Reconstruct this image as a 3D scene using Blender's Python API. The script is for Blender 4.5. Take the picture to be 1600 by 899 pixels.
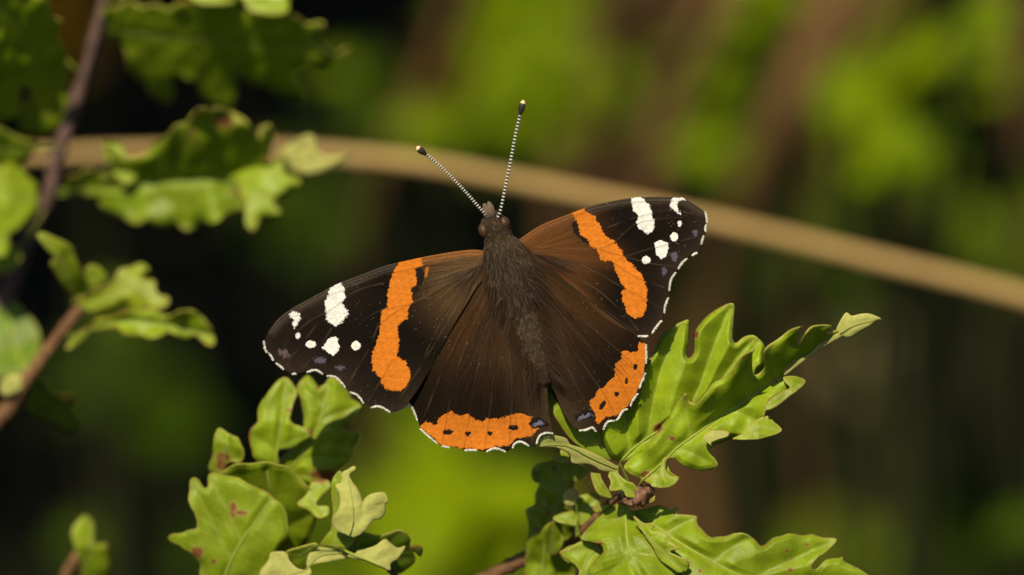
import bpy, math, random
import numpy as np
from mathutils import Vector, Matrix
random.seed(7); RNG = np.random.default_rng(7)
R = math.radians
scene = bpy.context.scene
for o in list(bpy.data.objects): bpy.data.objects.remove(o)
# ---------------------------------------------------------------- camera, sky, sun, exposure (1 unit = 1 cm)
scene.unit_settings.system = 'METRIC'; scene.unit_settings.scale_length = 0.01
D = 60.0; PPC = 115.0; PITCH = R(20); H = 54.0           # focus distance, photo pixels per cm there, look-down angle, height of the butterfly
FWD = np.array([0, math.cos(PITCH), -math.sin(PITCH)]); UPV = np.array([0, math.sin(PITCH), math.cos(PITCH)]); RGT = np.array([1., 0, 0])
CAM = np.array([0, 0, H]) - D*FWD
cd = bpy.data.cameras.new('camera'); cam = bpy.data.objects.new('camera', cd); scene.collection.objects.link(cam)
cam.location = CAM; cam.rotation_euler = (R(90)-PITCH, 0, 0)
cd.sensor_width = 36; cd.lens = 36*D/(1600/PPC); cd.clip_start = 1; cd.clip_end = 20000
cd.dof.use_dof = True; cd.dof.focus_distance = D+0.02; cd.dof.aperture_fstop = cd.lens*1e-3/2.1; cd.dof.aperture_blades = 0
scene.camera = cam
sun_c = np.array([-0.21, 0.62, 0.76]); sun_c /= np.linalg.norm(sun_c)     # towards the sun: right, up, to the viewer
SUN = sun_c[0]*RGT + sun_c[1]*UPV - sun_c[2]*FWD
world = bpy.data.worlds.new('World'); scene.world = world; world.use_nodes = True
wn = world.node_tree; bg = wn.nodes['Background']; sky = wn.nodes.new('ShaderNodeTexSky'); sky.sky_type = 'NISHITA'; sky.sun_disc = False
sky.sun_elevation = math.asin(SUN[2]); sky.sun_rotation = math.atan2(SUN[0], SUN[1]); bg.inputs[1].default_value = 0.06
wn.links.new(sky.outputs[0], bg.inputs[0])
sl = bpy.data.lights.new('sun', 'SUN'); sl.energy = 5.0; sl.angle = R(0.5); sl.color = (1, 0.87, 0.64)
so = bpy.data.objects.new('sun', sl); scene.collection.objects.link(so); so.location = SUN*300 + np.array([0, 0, 50])
so.rotation_euler = Vector(SUN).to_track_quat('Z', 'Y').to_euler()
scene.view_settings.view_transform = 'Standard'; scene.view_settings.look = 'None'; scene.view_settings.gamma = 1; scene.view_settings.use_curve_mapping = False
scene.view_settings.exposure = 0.35
scene.render.engine = 'CYCLES'

# ---------------------------------------------------------------- helpers
def P(px, py, d):
    """world points for photo positions px,py at depth d (cm) behind the focus plane"""
    px = np.asarray(px, float); py = np.asarray(py, float); d = np.asarray(d, float)
    k = (D+d)/D/PPC
    return CAM + np.multiply.outer(D+d, FWD) + np.multiply.outer((px-800)*k, RGT) + np.multiply.outer((449.5-py)*k, UPV)
ORG = {}
def put(o, parent=None):
    scene.collection.objects.link(o)
    if parent is not None:
        o.parent = parent; ORG[o.name] = ORG[parent.name]
    return o
def thing(name, loc, label, cat, group=None):
    o = bpy.data.objects.new(name, None); o.location = loc; o.empty_display_size = 1; scene.collection.objects.link(o); ORG[o.name] = np.array(loc, float)
    tag(o, label, cat, group); return o
def tag(o, label=None, cat=None, group=None, kind=None):
    for k, v in (('label', label), ('category', cat), ('group', group), ('kind', kind)):
        if v: o[k] = v
    return o
def mesh(name, V, F, mats, parent=None, col=None, mi=None, smooth=True):
    V = np.asarray(V, float)
    if parent is not None: V = V - ORG[parent.name]
    me = bpy.data.meshes.new(name)
    if isinstance(F, np.ndarray):
        n, k = F.shape
        me.vertices.add(len(V)); me.vertices.foreach_set('co', V.ravel().astype(np.float32))
        me.loops.add(n*k); me.loops.foreach_set('vertex_index', F.ravel().astype(np.int32))
        me.polygons.add(n); me.polygons.foreach_set('loop_start', np.arange(0, n*k, k, dtype=np.int32))
        me.update(calc_edges=True)
    else:
        me.from_pydata([tuple(v) for v in V], [], [tuple(f) for f in F])
    for m in (mats if isinstance(mats, (list, tuple)) else [mats]): me.materials.append(m)
    if smooth: me.polygons.foreach_set('use_smooth', np.ones(len(me.polygons), dtype=bool))
    if mi is not None: me.polygons.foreach_set('material_index', np.asarray(mi, dtype=np.int32))
    if col is not None:
        a = me.color_attributes.new('Col', 'FLOAT_COLOR', 'POINT')
        c = np.ones((len(V), 4), np.float32); c[:, :3] = col; a.data.foreach_set('color', c.ravel())
    o = bpy.data.objects.new(name, me); put(o, parent)
    if parent is None: ORG[o.name] = np.zeros(3)
    return o
def A(*pts): return np.array(pts, float)
def Z(x0, y0, s, *pts): return np.array(pts, float)/s + np.array([x0, y0])
def smoothpts(pts, n=4, closed=True):
    """Catmull-Rom"""
    p = np.asarray(pts, float); N = len(p); out = []
    for i in range(N if closed else N-1):
        if closed: a, b, c, d = p[i-1], p[i], p[(i+1) % N], p[(i+2) % N]
        else: a, b, c, d = p[max(i-1, 0)], p[i], p[i+1], p[min(i+2, N-1)]
        for t in np.linspace(0, 1, n, endpoint=False):
            out.append(0.5*((2*b)+(-a+c)*t+(2*a-5*b+4*c-d)*t*t+(-a+3*b-3*c+d)*t**3))
    if not closed: out.append(p[-1])
    return np.array(out)
def inside(q, poly):
    x, y = q[:, 0], q[:, 1]; r = np.zeros(len(q), bool); n = len(poly); j = n-1
    for i in range(n):
        xi, yi = poly[i]; xj, yj = poly[j]
        if yi != yj:
            r ^= ((yi > y) != (yj > y)) & (x < (xj-xi)*(y-yi)/(yj-yi)+xi)
        j = i
    return r
def seg_dist(q, line, closed=False):
    """distance to a polyline; also nearest point, arc position and side"""
    best = np.full(len(q), 1e18); near = np.zeros_like(q); arc = np.zeros(len(q)); side = np.zeros(len(q)); L = 0.0
    m = len(line) if closed else len(line)-1
    for i in range(m):
        a = line[i]; b = line[(i+1) % len(line)]; ab = b-a; l2 = float(ab@ab)
        if l2 < 1e-9: continue
        t = np.clip(((q-a)@ab)/l2, 0, 1); c = a+t[:, None]*ab; dd = ((q-c)**2).sum(1); k = dd < best
        best[k] = dd[k]; near[k] = c[k]; l = math.sqrt(l2); arc[k] = L+t[k]*l
        side[k] = np.sign(ab[0]*(q[k, 1]-a[1])-ab[1]*(q[k, 0]-a[0])); L += l
    return np.sqrt(best), near, arc, side, L
def grid(poly, step):
    """quads filling a polygon, with the rim snapped to its outline"""
    lo = poly.min(0)-step; hi = poly.max(0)+step
    nx = int((hi[0]-lo[0])/step)+2; ny = int((hi[1]-lo[1])/step)+2
    gx, gy = np.meshgrid(lo[0]+np.arange(nx)*step, lo[1]+np.arange(ny)*step); q = np.stack([gx.ravel(), gy.ravel()], 1)
    cx, cy = np.meshgrid(np.arange(nx-1), np.arange(ny-1)); cx = cx.ravel(); cy = cy.ravel()
    cen = np.stack([lo[0]+(cx+.5)*step, lo[1]+(cy+.5)*step], 1); k = inside(cen, poly)
    cx, cy = cx[k], cy[k]; f = np.stack([cy*nx+cx, (cy+1)*nx+cx, (cy+1)*nx+cx+1, cy*nx+cx+1], 1)
    cnt = np.bincount(f.ravel(), minlength=len(q)); used = np.where(cnt > 0)[0]; rim = used[cnt[used] < 4]
    _, near, *_ = seg_dist(q[rim], poly, True); q[rim] = near
    new = np.full(len(q), -1); new[used] = np.arange(len(used))
    return q[used], new[f]
def waves(q, seed, freq, n=5):
    r = np.random.default_rng(seed); s = np.zeros(len(q))
    for _ in range(n):
        a = r.uniform(0, 6.283); fr = freq*r.uniform(.6, 1.7); s += np.sin((q[:, 0]*math.cos(a)+q[:, 1]*math.sin(a))*fr+r.uniform(0, 6.283))
    return s/n
def ss(a, b, x):
    t = np.clip((x-a)/(b-a), 0, 1); return t*t*(3-2*t)
def mixc(c, d, w): return c*(1-w[:, None])+np.array(d)*w[:, None]
def tube(name, pts, rad, mat, parent, sides=8, bump=0, seed=0, col=None):
    pts = np.asarray(pts, float); n = len(pts); rad = np.full(n, rad) if np.isscalar(rad) else np.interp(np.linspace(0, 1, n), np.linspace(0, 1, len(rad)), rad)
    rr = np.random.default_rng(seed); V = []; F = []
    for i in range(n):
        t = pts[min(i+1, n-1)]-pts[max(i-1, 0)]; t /= np.linalg.norm(t)+1e-9
        a = np.cross(t, [0.3, -0.9, 0.1]); a /= np.linalg.norm(a)+1e-9; b = np.cross(t, a); rb = rad[i]*(1+bump*rr.uniform(-1, 1))
        for s in range(sides):
            an = 2*math.pi*s/sides; V.append(pts[i]+rb*(math.cos(an)*a+math.sin(an)*b)*(1+bump*.5*rr.uniform(-1, 1)))
    for i in range(n-1):
        for s in range(sides): F.append((i*sides+s, i*sides+(s+1) % sides, (i+1)*sides+(s+1) % sides, (i+1)*sides+s))
    F.append(tuple(range(sides))[::-1]); F.append(tuple((n-1)*sides+s for s in range(sides)))
    return mesh(name, V, F, mat, parent, col=col)
def path(pts, n=6):
    """smooth world path through (px,py,depth) points"""
    s = smoothpts(pts, n, False); return P(s[:, 0], s[:, 1], s[:, 2])
def strands(name, root, dirv, length, width, col, mat, parent, bend=None):
    """tapered ribbons, one per root, as one mesh"""
    n = len(root); dirv = dirv/np.linalg.norm(dirv, axis=1)[:, None]
    sd = np.cross(dirv, RNG.normal(size=(n, 3))); sd /= np.linalg.norm(sd, axis=1)[:, None]
    L = np.asarray(length).reshape(-1, 1)*np.ones((n, 1)); W = np.asarray(width).reshape(-1, 1)*np.ones((n, 1)); bd = np.zeros((n, 3)) if bend is None else bend
    V = np.empty((n, 5, 3)); m = root+dirv*L*.55+bd*.3; V[:, 0] = root-sd*W; V[:, 1] = root+sd*W; V[:, 2] = m-sd*W*.8; V[:, 3] = m+sd*W*.8; V[:, 4] = root+dirv*L+bd
    b = (np.arange(n)*5)[:, None]; T = np.concatenate([b+[0, 1, 3], b+[0, 3, 2], b+[2, 3, 4]])
    return mesh(name, V.reshape(-1, 3), T, mat, parent, col=np.repeat(col, 5, 0))
# ---------------------------------------------------------------- materials
def nodes(name):
    m = bpy.data.materials.new(name); m.use_nodes = True; nt = m.node_tree; return m, nt, nt.nodes['Principled BSDF'], nt.nodes['Material Output']
def N(nt, t, **kw):
    n = nt.nodes.new(t)
    for k, v in kw.items(): setattr(n, k, v)
    return n
def noise(nt, scale, detail=3, rough=.5):
    c = N(nt, 'ShaderNodeTexCoord'); n = N(nt, 'ShaderNodeTexNoise'); n.inputs['Scale'].default_value = scale; n.inputs['Detail'].default_value = detail
    n.inputs['Roughness'].default_value = rough; nt.links.new(c.outputs['Object'], n.inputs['Vector']); return n.outputs['Fac']
def ramp(nt, fac, a, b, lo=.3, hi=.7):
    r = N(nt, 'ShaderNodeMapRange'); r.inputs[1].default_value = lo; r.inputs[2].default_value = hi; r.inputs[3].default_value = a; r.inputs[4].default_value = b
    nt.links.new(fac, r.inputs[0]); return r.outputs[0]
def scale_col(nt, c, f):
    v = N(nt, 'ShaderNodeVectorMath', operation='SCALE'); nt.links.new(c, v.inputs[0]); nt.links.new(f, v.inputs['Scale']); return v.outputs[0]
def bump(nt, bs, fac, strength, dist):
    b = N(nt, 'ShaderNodeBump'); b.inputs['Strength'].default_value = strength; b.inputs['Distance'].default_value = dist; nt.links.new(fac, b.inputs['Height']); nt.links.new(b.outputs[0], bs.inputs['Normal']); return b
def attr(nt): return N(nt, 'ShaderNodeAttribute', attribute_name='Col').outputs['Color']
def mat_leaf(name, under=False, spec=.28):
    m, nt, bs, out = nodes(name); c = attr(nt)
    if under:
        mx = N(nt, 'ShaderNodeMixRGB'); mx.inputs[0].default_value = .78; nt.links.new(c, mx.inputs[1]); mx.inputs[2].default_value = (.50, .49, .16, 1); c = mx.outputs[0]
    oi = N(nt, 'ShaderNodeObjectInfo')
    c = scale_col(nt, c, ramp(nt, noise(nt, 3.0, 4), .84, 1.14)); c = scale_col(nt, c, ramp(nt, noise(nt, 22, 3), .90, 1.08))
    c = scale_col(nt, c, ramp(nt, oi.outputs['Random'], .88, 1.08, 0, 1))
    nt.links.new(c, bs.inputs['Base Color']); bs.inputs['Roughness'].default_value = .7 if under else .44; bs.inputs['Specular IOR Level'].default_value = .12 if under else spec
    bump(nt, bs, noise(nt, 30, 4, .6), .28, .02)
    tr = N(nt, 'ShaderNodeBsdfTranslucent'); g = N(nt, 'ShaderNodeGamma'); g.inputs[1].default_value = 1.15; nt.links.new(c, g.inputs[0]); nt.links.new(g.outputs[0], tr.inputs[0])
    mx = N(nt, 'ShaderNodeMixShader'); mx.inputs[0].default_value = .34; nt.links.new(bs.outputs[0], mx.inputs[1]); nt.links.new(tr.outputs[0], mx.inputs[2]); nt.links.new(mx.outputs[0], out.inputs[0])
    return m
def mat_col(name, rough=.6, spec=.25, nscale=25, lo=.75, hi=1.2, bstr=.3, bdist=.01, sheen=0):
    m, nt, bs, out = nodes(name); c = scale_col(nt, attr(nt), ramp(nt, noise(nt, nscale, 4, .65), lo, hi)); nt.links.new(c, bs.inputs['Base Color'])
    bs.inputs['Roughness'].default_value = rough; bs.inputs['Specular IOR Level'].default_value = spec; bs.inputs['Sheen Weight'].default_value = sheen
    if bstr: bump(nt, bs, noise(nt, nscale*1.6, 4, .6), bstr, bdist)
    return m
def mat_plain(name, ca, cb, rough=.7, spec=.2, nscale=8, bstr=.4, bdist=.03):
    m, nt, bs, out = nodes(name); mx = N(nt, 'ShaderNodeMixRGB'); nt.links.new(ramp(nt, noise(nt, nscale, 5, .6), 0, 1), mx.inputs[0]); mx.inputs[1].default_value = (*ca, 1); mx.inputs[2].default_value = (*cb, 1)
    nt.links.new(mx.outputs[0], bs.inputs['Base Color']); bs.inputs['Roughness'].default_value = rough; bs.inputs['Specular IOR Level'].default_value = spec
    if bstr: bump(nt, bs, noise(nt, nscale*2.5, 5, .6), bstr, bdist)
    return m
M_TOP = mat_leaf('leaf_upper_surface'); M_UND = mat_leaf('leaf_underside', True); M_FAR = mat_leaf('matt_shrub_leaf', False, .03)
M_WING = mat_col('wing_scales', .8, .04, 60, .72, 1.25, .25, .005); M_HAIR = mat_col('butterfly_hair', .5, .3, 20, .8, 1.2, 0); M_BODY = mat_col('butterfly_body', .7, .2, 30, .6, 1.3, .6, .02)
M_EYE = mat_plain('eye_facets', (.03, .015, .008), (.075, .035, .016), .5, .3, 60, .2, .005)
M_ANT_D = mat_plain('antenna_dark', (.015, .012, .010), (.03, .025, .02), .5, .3, 30, 0); M_ANT_W = mat_plain('antenna_white', (.55, .53, .47), (.7, .68, .6), .5, .3, 30, 0); M_ANT_T = mat_plain('antenna_tip', (.75, .5, .28), (.8, .6, .36), .5, .3, 30, 0)
M_RIB = mat_plain('leaf_midrib', (.19, .26, .022), (.26, .31, .04), .5, .2, 12, .2, .01)
M_TWIG = mat_plain('twig_bark', (.07, .034, .016), (.22, .115, .05), .7, .2, 7, .6, .04); M_TWIGD = mat_plain('twig_bark_dark', (.045, .028, .025), (.12, .07, .055), .7, .2, 5, .6, .04)
M_BUD = mat_plain('bud_scales', (.075, .032, .018), (.20, .10, .055), .6, .3, 10, .5, .02)
M_STRAW = mat_plain('dry_straw', (.34, .22, .075), (.44, .30, .11), .55, .3, 4, .3, .02)
M_STEM = mat_plain('brown_stem', (.12, .062, .022), (.18, .10, .038), .7, .2, 4, .4, .03)
M_GSTEM = mat_plain('green_stem', (.022, .028, .008), (.04, .042, .014), .7, .1, 4, 0)
M_LIT = mat_col('dry_litter', .8, .1, 3, .6, 1.3, .3, .05)
GREEN = np.array([.24, .335, .010])
# ---------------------------------------------------------------- the setting
def ground():
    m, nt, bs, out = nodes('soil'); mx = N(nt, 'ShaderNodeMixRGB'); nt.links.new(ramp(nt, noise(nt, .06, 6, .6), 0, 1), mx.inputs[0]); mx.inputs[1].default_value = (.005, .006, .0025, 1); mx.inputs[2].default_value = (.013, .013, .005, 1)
    nt.links.new(mx.outputs[0], bs.inputs['Base Color']); bs.inputs['Roughness'].default_value = .95; bs.inputs['Specular IOR Level'].default_value = .1; bump(nt, bs, noise(nt, .5, 6), .8, 1.0)
    xs = np.concatenate([[-9000, -3000, -800, -300], np.linspace(-150, 150, 61), [300, 800, 3000, 9000]]); ys = np.concatenate([[-9000, -2000, -300], np.linspace(-60, 340, 81), [700, 2000, 9000]])
    gx, gy = np.meshgrid(xs, ys); q = np.stack([gx.ravel(), gy.ravel()], 1); k = np.exp(-(np.hypot(q[:, 0], q[:, 1]-140)/260)**2)
    V = np.column_stack([q, (waves(q, 3, .10)*1.6+waves(q, 4, .4)*.5)*k]); nx = len(xs)
    F = np.array([(j*nx+i, j*nx+i+1, (j+1)*nx+i+1, (j+1)*nx+i) for j in range(len(ys)-1) for i in range(nx-1)])
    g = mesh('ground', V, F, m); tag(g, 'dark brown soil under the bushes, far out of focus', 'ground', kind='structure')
    n = 5000; x = RNG.uniform(-70, 90, n); y = RNG.uniform(60, 330, n); V = []; C = []; F = []
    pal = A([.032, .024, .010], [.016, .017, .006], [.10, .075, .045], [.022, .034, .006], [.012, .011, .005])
    for i in range(n):
        a = RNG.uniform(0, 6.28); L = RNG.uniform(1.0, 2.6); w = L*RNG.uniform(.25, .4); ux = np.array([math.cos(a), math.sin(a), RNG.uniform(-.3, .4)]); uy = np.array([-math.sin(a), math.cos(a), RNG.uniform(-.3, .4)])
        c = np.array([x[i], y[i], 1.3]); b = len(V); V += [c-ux*L, c-ux*.2*L+uy*w+[0, 0, .3], c+ux*L, c-ux*.2*L-uy*w+[0, 0, .3], c+[0, 0, -.2]]; F += [(b, b+4, b+1), (b+1, b+4, b+2), (b+2, b+4, b+3), (b+3, b+4, b)]
        C += [pal[RNG.choice(5, p=[.3, .3, .1, .15, .15])]*RNG.uniform(.6, 1.2)]*5
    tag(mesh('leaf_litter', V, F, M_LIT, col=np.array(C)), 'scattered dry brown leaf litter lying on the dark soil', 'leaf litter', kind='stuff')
ground()
# ---------------------------------------------------------------- leaves
def leaf(parent, outline, midrib, dm, sl=0., sr=0., gx=0., gy=0., rip=.03, seed=1, flip=False, spots=(), tint=(1, 1, 1), step=1.9, name='leaf', rib=.022, curl=.05, quilt=.035, sm=4, label=None, thick=.016, pet=None, bow=0., qs=14, xv=(), teeth=0.):
    """a lobed blade: outline and midrib in photo pixels; dm = depth along the midrib; sl / sr tilt of each half; gx, gy overall tilt"""
    o = smoothpts(outline, sm)
    if teeth:
        tg = np.roll(o, -1, 0)-np.roll(o, 1, 0); nm = np.stack([tg[:, 1], -tg[:, 0]], 1)/(np.linalg.norm(tg, axis=1)[:, None]+1e-6); o = o+nm*(teeth*np.abs(np.sin(np.cumsum(np.linalg.norm(tg, axis=1))*.5/14+seed))-teeth*.5+teeth*.5*waves(o, seed+70, .2))[:, None]
    q, f = grid(o, step); mr = smoothpts(midrib, 5, False)
    def depth(q):
        v, _, arc, side, L = seg_dist(q, mr); u = arc/L
        sv = lambda k: np.interp(u, np.linspace(0, 1, len(k)), k) if np.ndim(k) else k
        d = np.interp(u, np.linspace(0, 1, len(dm)), dm) + np.where(side < 0, sv(sl), sv(sr))*v/PPC + bow*(v/PPC)**2 + gx*(q[:, 0]-mr[0, 0])/PPC + gy*(q[:, 1]-mr[0, 1])/PPC
        de = seg_dist(q, o, True)[0]
        d = d + rip*waves(q, seed, .045)*ss(0, 40, v) + rip*.5*waves(q, seed+9, .12)*ss(0, 25, v) - curl*waves(q, seed+5, .07)*np.exp(-de/9)*ss(4, 20, v)
        vd = np.full(len(q), 99.)
        for a, b in veins: vd = np.minimum(vd, seg_dist(q, np.array([a, (a+b)/2+np.array([0, -2.]), b]))[0])
        d = d - quilt*(1-np.exp(-(vd/qs)**1.3))*ss(0, 12, v)*np.minimum(1, de/8)
        return d, v, u, de, vd
    v, _, arc, side, L = seg_dist(o, mr); veins = []; n = len(o); w = max(3, n//30)
    for i in range(n):
        nb = v[[(i+k) % n for k in range(-w, w+1)]]
        if v[i] >= nb.max() and v[i] > 16:
            a = np.clip(arc[i]-v[i]*.55, 0, L); al = np.concatenate([[0], np.cumsum(np.linalg.norm(np.diff(mr, axis=0), axis=1))])
            veins.append((np.array([np.interp(a, al, mr[:, 0]), np.interp(a, al, mr[:, 1])]), o[i]))
    if xv: veins = [(np.array(a, float), np.array(b, float)) for p in xv for a, b in zip(p[:-1], p[1:])]
    d, v, u, de, vd = depth(q)
    c = np.tile(GREEN*np.array(tint), (len(q), 1)); c *= (1+.14*waves(q, seed+20, .03)+.10*waves(q, seed+21, .11))[:, None]
    c = mixc(c, GREEN*np.array([.85, .9, 1])*tint, ss(.25, .9, waves(q, seed+23, .05))*.6)
    c = mixc(c, [.31, .36, .06], np.exp(-(vd/1.7)**2)*.5); c = mixc(c, [.31, .36, .08], np.exp(-(v/2.4)**2)*.7)
    edge = np.exp(-(de/2.6)**2)*(.62+.4*waves(q, seed+30, .06)); c = mixc(c, [.46, .40, .09], np.clip(edge, 0, 1)); c = mixc(c, [.20, .07, .02], np.exp(-(de/1.8)**2)*ss(.1, .5, waves(q, seed+31, .05)))
    rs = np.random.default_rng(seed+50)
    sp = list(spots)+[(*q[rs.integers(len(q))], rs.uniform(.8, 2.0), rs.uniform(.8, 2.0)) for _ in range(int(len(q)/420)+1)]
    for (x, y, a, b) in sp:
        e = np.hypot((q[:, 0]-x)/a, (q[:, 1]-y)/b)*(1+.22*waves(q, abs(int(x)), .35)); c = mixc(c, [.42, .36, .08], (1-ss(1.0, 1.7, e))*.5); c = mixc(c, [.25, .085, .03], (1-ss(.75, 1.1, e))*.95)
    V = P(q[:, 0], q[:, 1], d)
    lf = mesh(name, V, f, [M_UND, M_TOP] if flip else [M_TOP, M_UND], parent, col=c)
    if label: lf['label'] = label
    s = lf.modifiers.new('thickness', 'SOLIDIFY'); s.thickness = thick; s.offset = -1; s.material_offset = 1; s.material_offset_rim = 0; s.use_rim = True
    if rib:
        m2 = mr[::2] if len(mr) > 8 else mr; dd = depth(m2)[0]-(.002 if not flip else .02); pts = P(m2[:, 0], m2[:, 1], dd)
        if pet is not None: pts = np.concatenate([path([pet, (*mr[0], float(dd[0]))], 4)[:-1], pts])
        tube('midrib', pts, [rib*.9, rib*.65, rib*.5, rib*.2], M_RIB, lf, 6, .06)
    return lf
def down(p, n=8, spread=(0, 0), to=None):
    """points from p on down to the ground"""
    e = np.array([p[0]+spread[0], p[1]+spread[1], -.5]) if to is None else np.array(to, float); t = np.linspace(0, 1, n)[1:, None]
    w = p*(1-t)+e*t; w[:, 0] += np.sin(t[:, 0]*3.1)*.8; return w
def twig(parent, pts, rad, mat, spread=(0, 0), ground_first=True, bump=.12, seed=1, name='twig'):
    w = path(pts)
    if ground_first: w = np.concatenate([down(w[0], 9, spread)[::-1], w])
    return tube(name, w, rad, mat, parent, 9, bump, seed)
def base_of(pt, spread): p = P(*pt); return (float(p[0]+spread[0]), float(p[1]+spread[1]), 0.)
def R1(*p): return Z(940, 460, 3.746, *p)
def R2(*p): return Z(1140, 470, 3.908, *p)
def R3(*p): return Z(820, 660, 3.762, *p)
def R4(*p): return Z(1060, 740, 5.333, *p)
def L5(*p): return Z(260, 570, 2.731, *p)
def L6(*p): return Z(400, 700, 4.518, *p)
def Z8(*p): return Z(720, 700, 4.517, *p)
def right_sprig():
    s0 = (740, 915, 2.3); sp = (-6, 4)
    t = thing('oak_sprig', base_of(s0, sp), 'green oak sprig with glossy lobed leaves that the butterfly rests on', 'oak sprig')
    twig(t, [s0, (790, 888, 2.2), (830, 870, 2.1), (872, 860, 2.0), (903, 838, 1.5), (925, 815, 1.2), (944, 797, 1.05), (960, 780, .9), (985, 772, .7), (1003, 762, .55)], [.12, .10, .085, .06, .05, .045], M_TWIG, sp, bump=.16)
    # upright leaf behind the hindwing
    leaf(t, np.concatenate([A((966, 722), (948, 705), (938, 670), (955, 620), (985, 590), (1003, 572)), R1((300, 340), (340, 250), (400, 200), (460, 165), (510, 148), (513, 200), (510, 290), (500, 350), (515, 372), (540, 330), (540, 240), (560, 190), (610, 130), (680, 80), (770, 52), (776, 130), (770, 250), (785, 285), (830, 250), (880, 238)), R2((170, 225), (212, 270), (218, 320), (215, 400), (180, 440)), A((1180, 610), (1150, 640), (1100, 668), (1050, 690), (1000, 715))]),
         A((968, 722), (993, 698), (1020, 679), (1060, 655), (1110, 620), (1165, 565), (1182, 535)), (.42, .40, .38, .38, .40, .42, .42), sl=-.10, sr=.3, gy=0, rip=.035, seed=3, quilt=.26, qs=24, xv=[[(1012, 684), (1020, 630), (1032, 580), (1048, 540), (1064, 508)], [(1075, 645), (1095, 600), (1112, 550), (1126, 515), (1140, 482)], [(1110, 620), (1150, 562), (1178, 530)], [(985, 705), (975, 650), (985, 600)]], spots=[(1087, 523, 5, 6), (1068, 620, 3, 3), (1030, 672, 9, 11), (1076, 630, 4, 2)], pet=(990, 772, .75))
    # long front leaf with the upturned tip
    F = leaf(t, np.concatenate([A((1004, 750), (985, 742), (975, 728), (1000, 702), (1020, 684)), R1((400, 690), (470, 600), (492, 585), (512, 630), (550, 642), (600, 590), (650, 520), (700, 495), (760, 450), (790, 390), (840, 350), (899, 322)), R2((165, 292), (140, 330), (145, 445), (185, 440), (215, 400), (210, 330), (230, 285), (300, 230), (370, 180), (455, 155), (425, 175), (415, 270), (440, 240), (490, 170), (540, 152), (625, 152), (603, 200), (655, 180), (690, 200), (690, 215), (640, 245), (520, 322), (400, 412), (332, 462), (400, 462), (465, 490), (370, 570), (280, 640), (228, 665), (215, 715), (270, 740), (318, 795), (200, 840), (100, 848), (20, 842)), A((1128, 692), (1113, 698), (1112, 709), (1122, 729), (1093, 736), (1066, 727), (1052, 716), (1043, 722), (1048, 738), (1061, 748), (1050, 758), (1039, 763), (1015, 757))]),
         A((1004, 750), (1030, 728), (1057, 701), (1087, 679), (1127, 650), (1166, 624), (1209, 595), (1226, 587), (1263, 556), (1312, 523)), (.36, .30, .26, .24, .22, .2, .2, .2, .15, .1), sl=(-.05, -.1, -.15, -.5, -1.1, -1.5, -1.5, -1.5, -1.5, -1.0), sr=-.2, rip=.11, seed=8, curl=.16, quilt=.08, qs=18, sm=4, spots=[(1028, 668, 7, 9), (1050, 685, 5, 4), (1184, 556, 5, 5), (1212, 596, 4, 3), (1010, 742, 8, 6)], pet=(992, 770, .68), bow=.25)
    leaf(F, R2((650, 180), (690, 100), (715, 72), (745, 92), (800, 80), (850, 78), (900, 95), (936, 118), (900, 117), (850, 160), (810, 185), (740, 222), (690, 214)), A((1312, 522), (1335, 508), (1376, 498)), (.06, .02, .02), sl=.15, sr=.15, rip=.02, seed=5, flip=True, name='upturned_tip', rib=.008, step=1.8, tint=(1.15, 1.15, 1.3))
    leaf(F, R2((326, 440), (332, 400), (352, 375), (480, 330), (540, 268), (600, 220), (670, 198), (694, 213), (600, 268), (520, 322), (400, 412), (342, 456)), A((1226, 582), (1265, 552), (1314, 522)), (.08, .06, .05), rip=.01, sl=.1, sr=.25, seed=6, flip=True, name='rolled_margin', rib=0, step=1.8, spots=[(1228, 572, 4, 7)])
    leaf(F, R2((330, 465), (400, 460), (466, 490), (420, 545), (370, 580), (290, 645), (228, 667), (222, 640), (240, 600), (300, 560), (368, 532), (340, 500)), A((1222, 630), (1235, 612), (1257, 596)), (-.05, -.08, -.02), gy=-.5, rip=.02, seed=12, name='curled_lobe', rib=0, step=1.8)
    leaf(F, R2((0, 850), (60, 820), (120, 800), (135, 745), (230, 703), (272, 740), (319, 796), (200, 842), (100, 850), (20, 845)), A((1155, 684), (1180, 668), (1220, 673)), (-.06, -.1, -.02), gy=-.6, rip=.02, seed=13, name='curled_lobe', rib=0, step=1.8)
    leaf(F, R1((600, 830), (640, 800), (735, 800), (740, 830), (680, 850), (640, 870), (655, 890), (610, 862)), A((1102, 684), (1136, 676)), (-.02, -.04), gy=-.5, rip=.02, seed=14, name='curled_lobe', rib=0, step=1.6, flip=True)
    leaf(F, R3((780, 330), (800, 250), (815, 210), (860, 200), (835, 225), (828, 275), (860, 315), (908, 322), (870, 372), (800, 388), (740, 370)), A((1020, 755), (1035, 742), (1055, 750)), (.16, .1, .12), gy=-.4, rip=.02, seed=15, name='curled_lobe', rib=0, step=1.8)
    # lobe seen between the hindwings
    leaf(t, A((966, 716), (935, 716), (908, 700), (890, 686), (875, 665), (862, 640), (850, 600), (846, 575), (860, 572), (872, 610), (890, 640), (905, 655), (935, 660), (955, 684)), A((968, 718), (930, 690), (885, 645), (852, 580)), (.46, .36, .30, .36), sl=.1, sr=-.1, rip=.02, seed=17, quilt=.02, pet=(988, 772, .8), rib=.012)
    # grey-green leaf turned over, at the corner of the left hindwing
    leaf(t, R3((60, 143), (110, 90), (150, 76), (240, 92), (268, 130), (330, 150), (400, 180), (470, 215), (545, 262), (530, 290), (460, 290), (410, 262), (365, 245), (280, 240), (262, 190), (180, 148)), R3((545, 275), (400, 215), (240, 135), (80, 135)), (.40, .30, .22, .16), sl=.15, sr=-.1, rip=.02, seed=21, flip=True, rib=.014, step=1.9, pet=(975, 770, .8), label='pale leaf turned over to show its underside')
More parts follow.
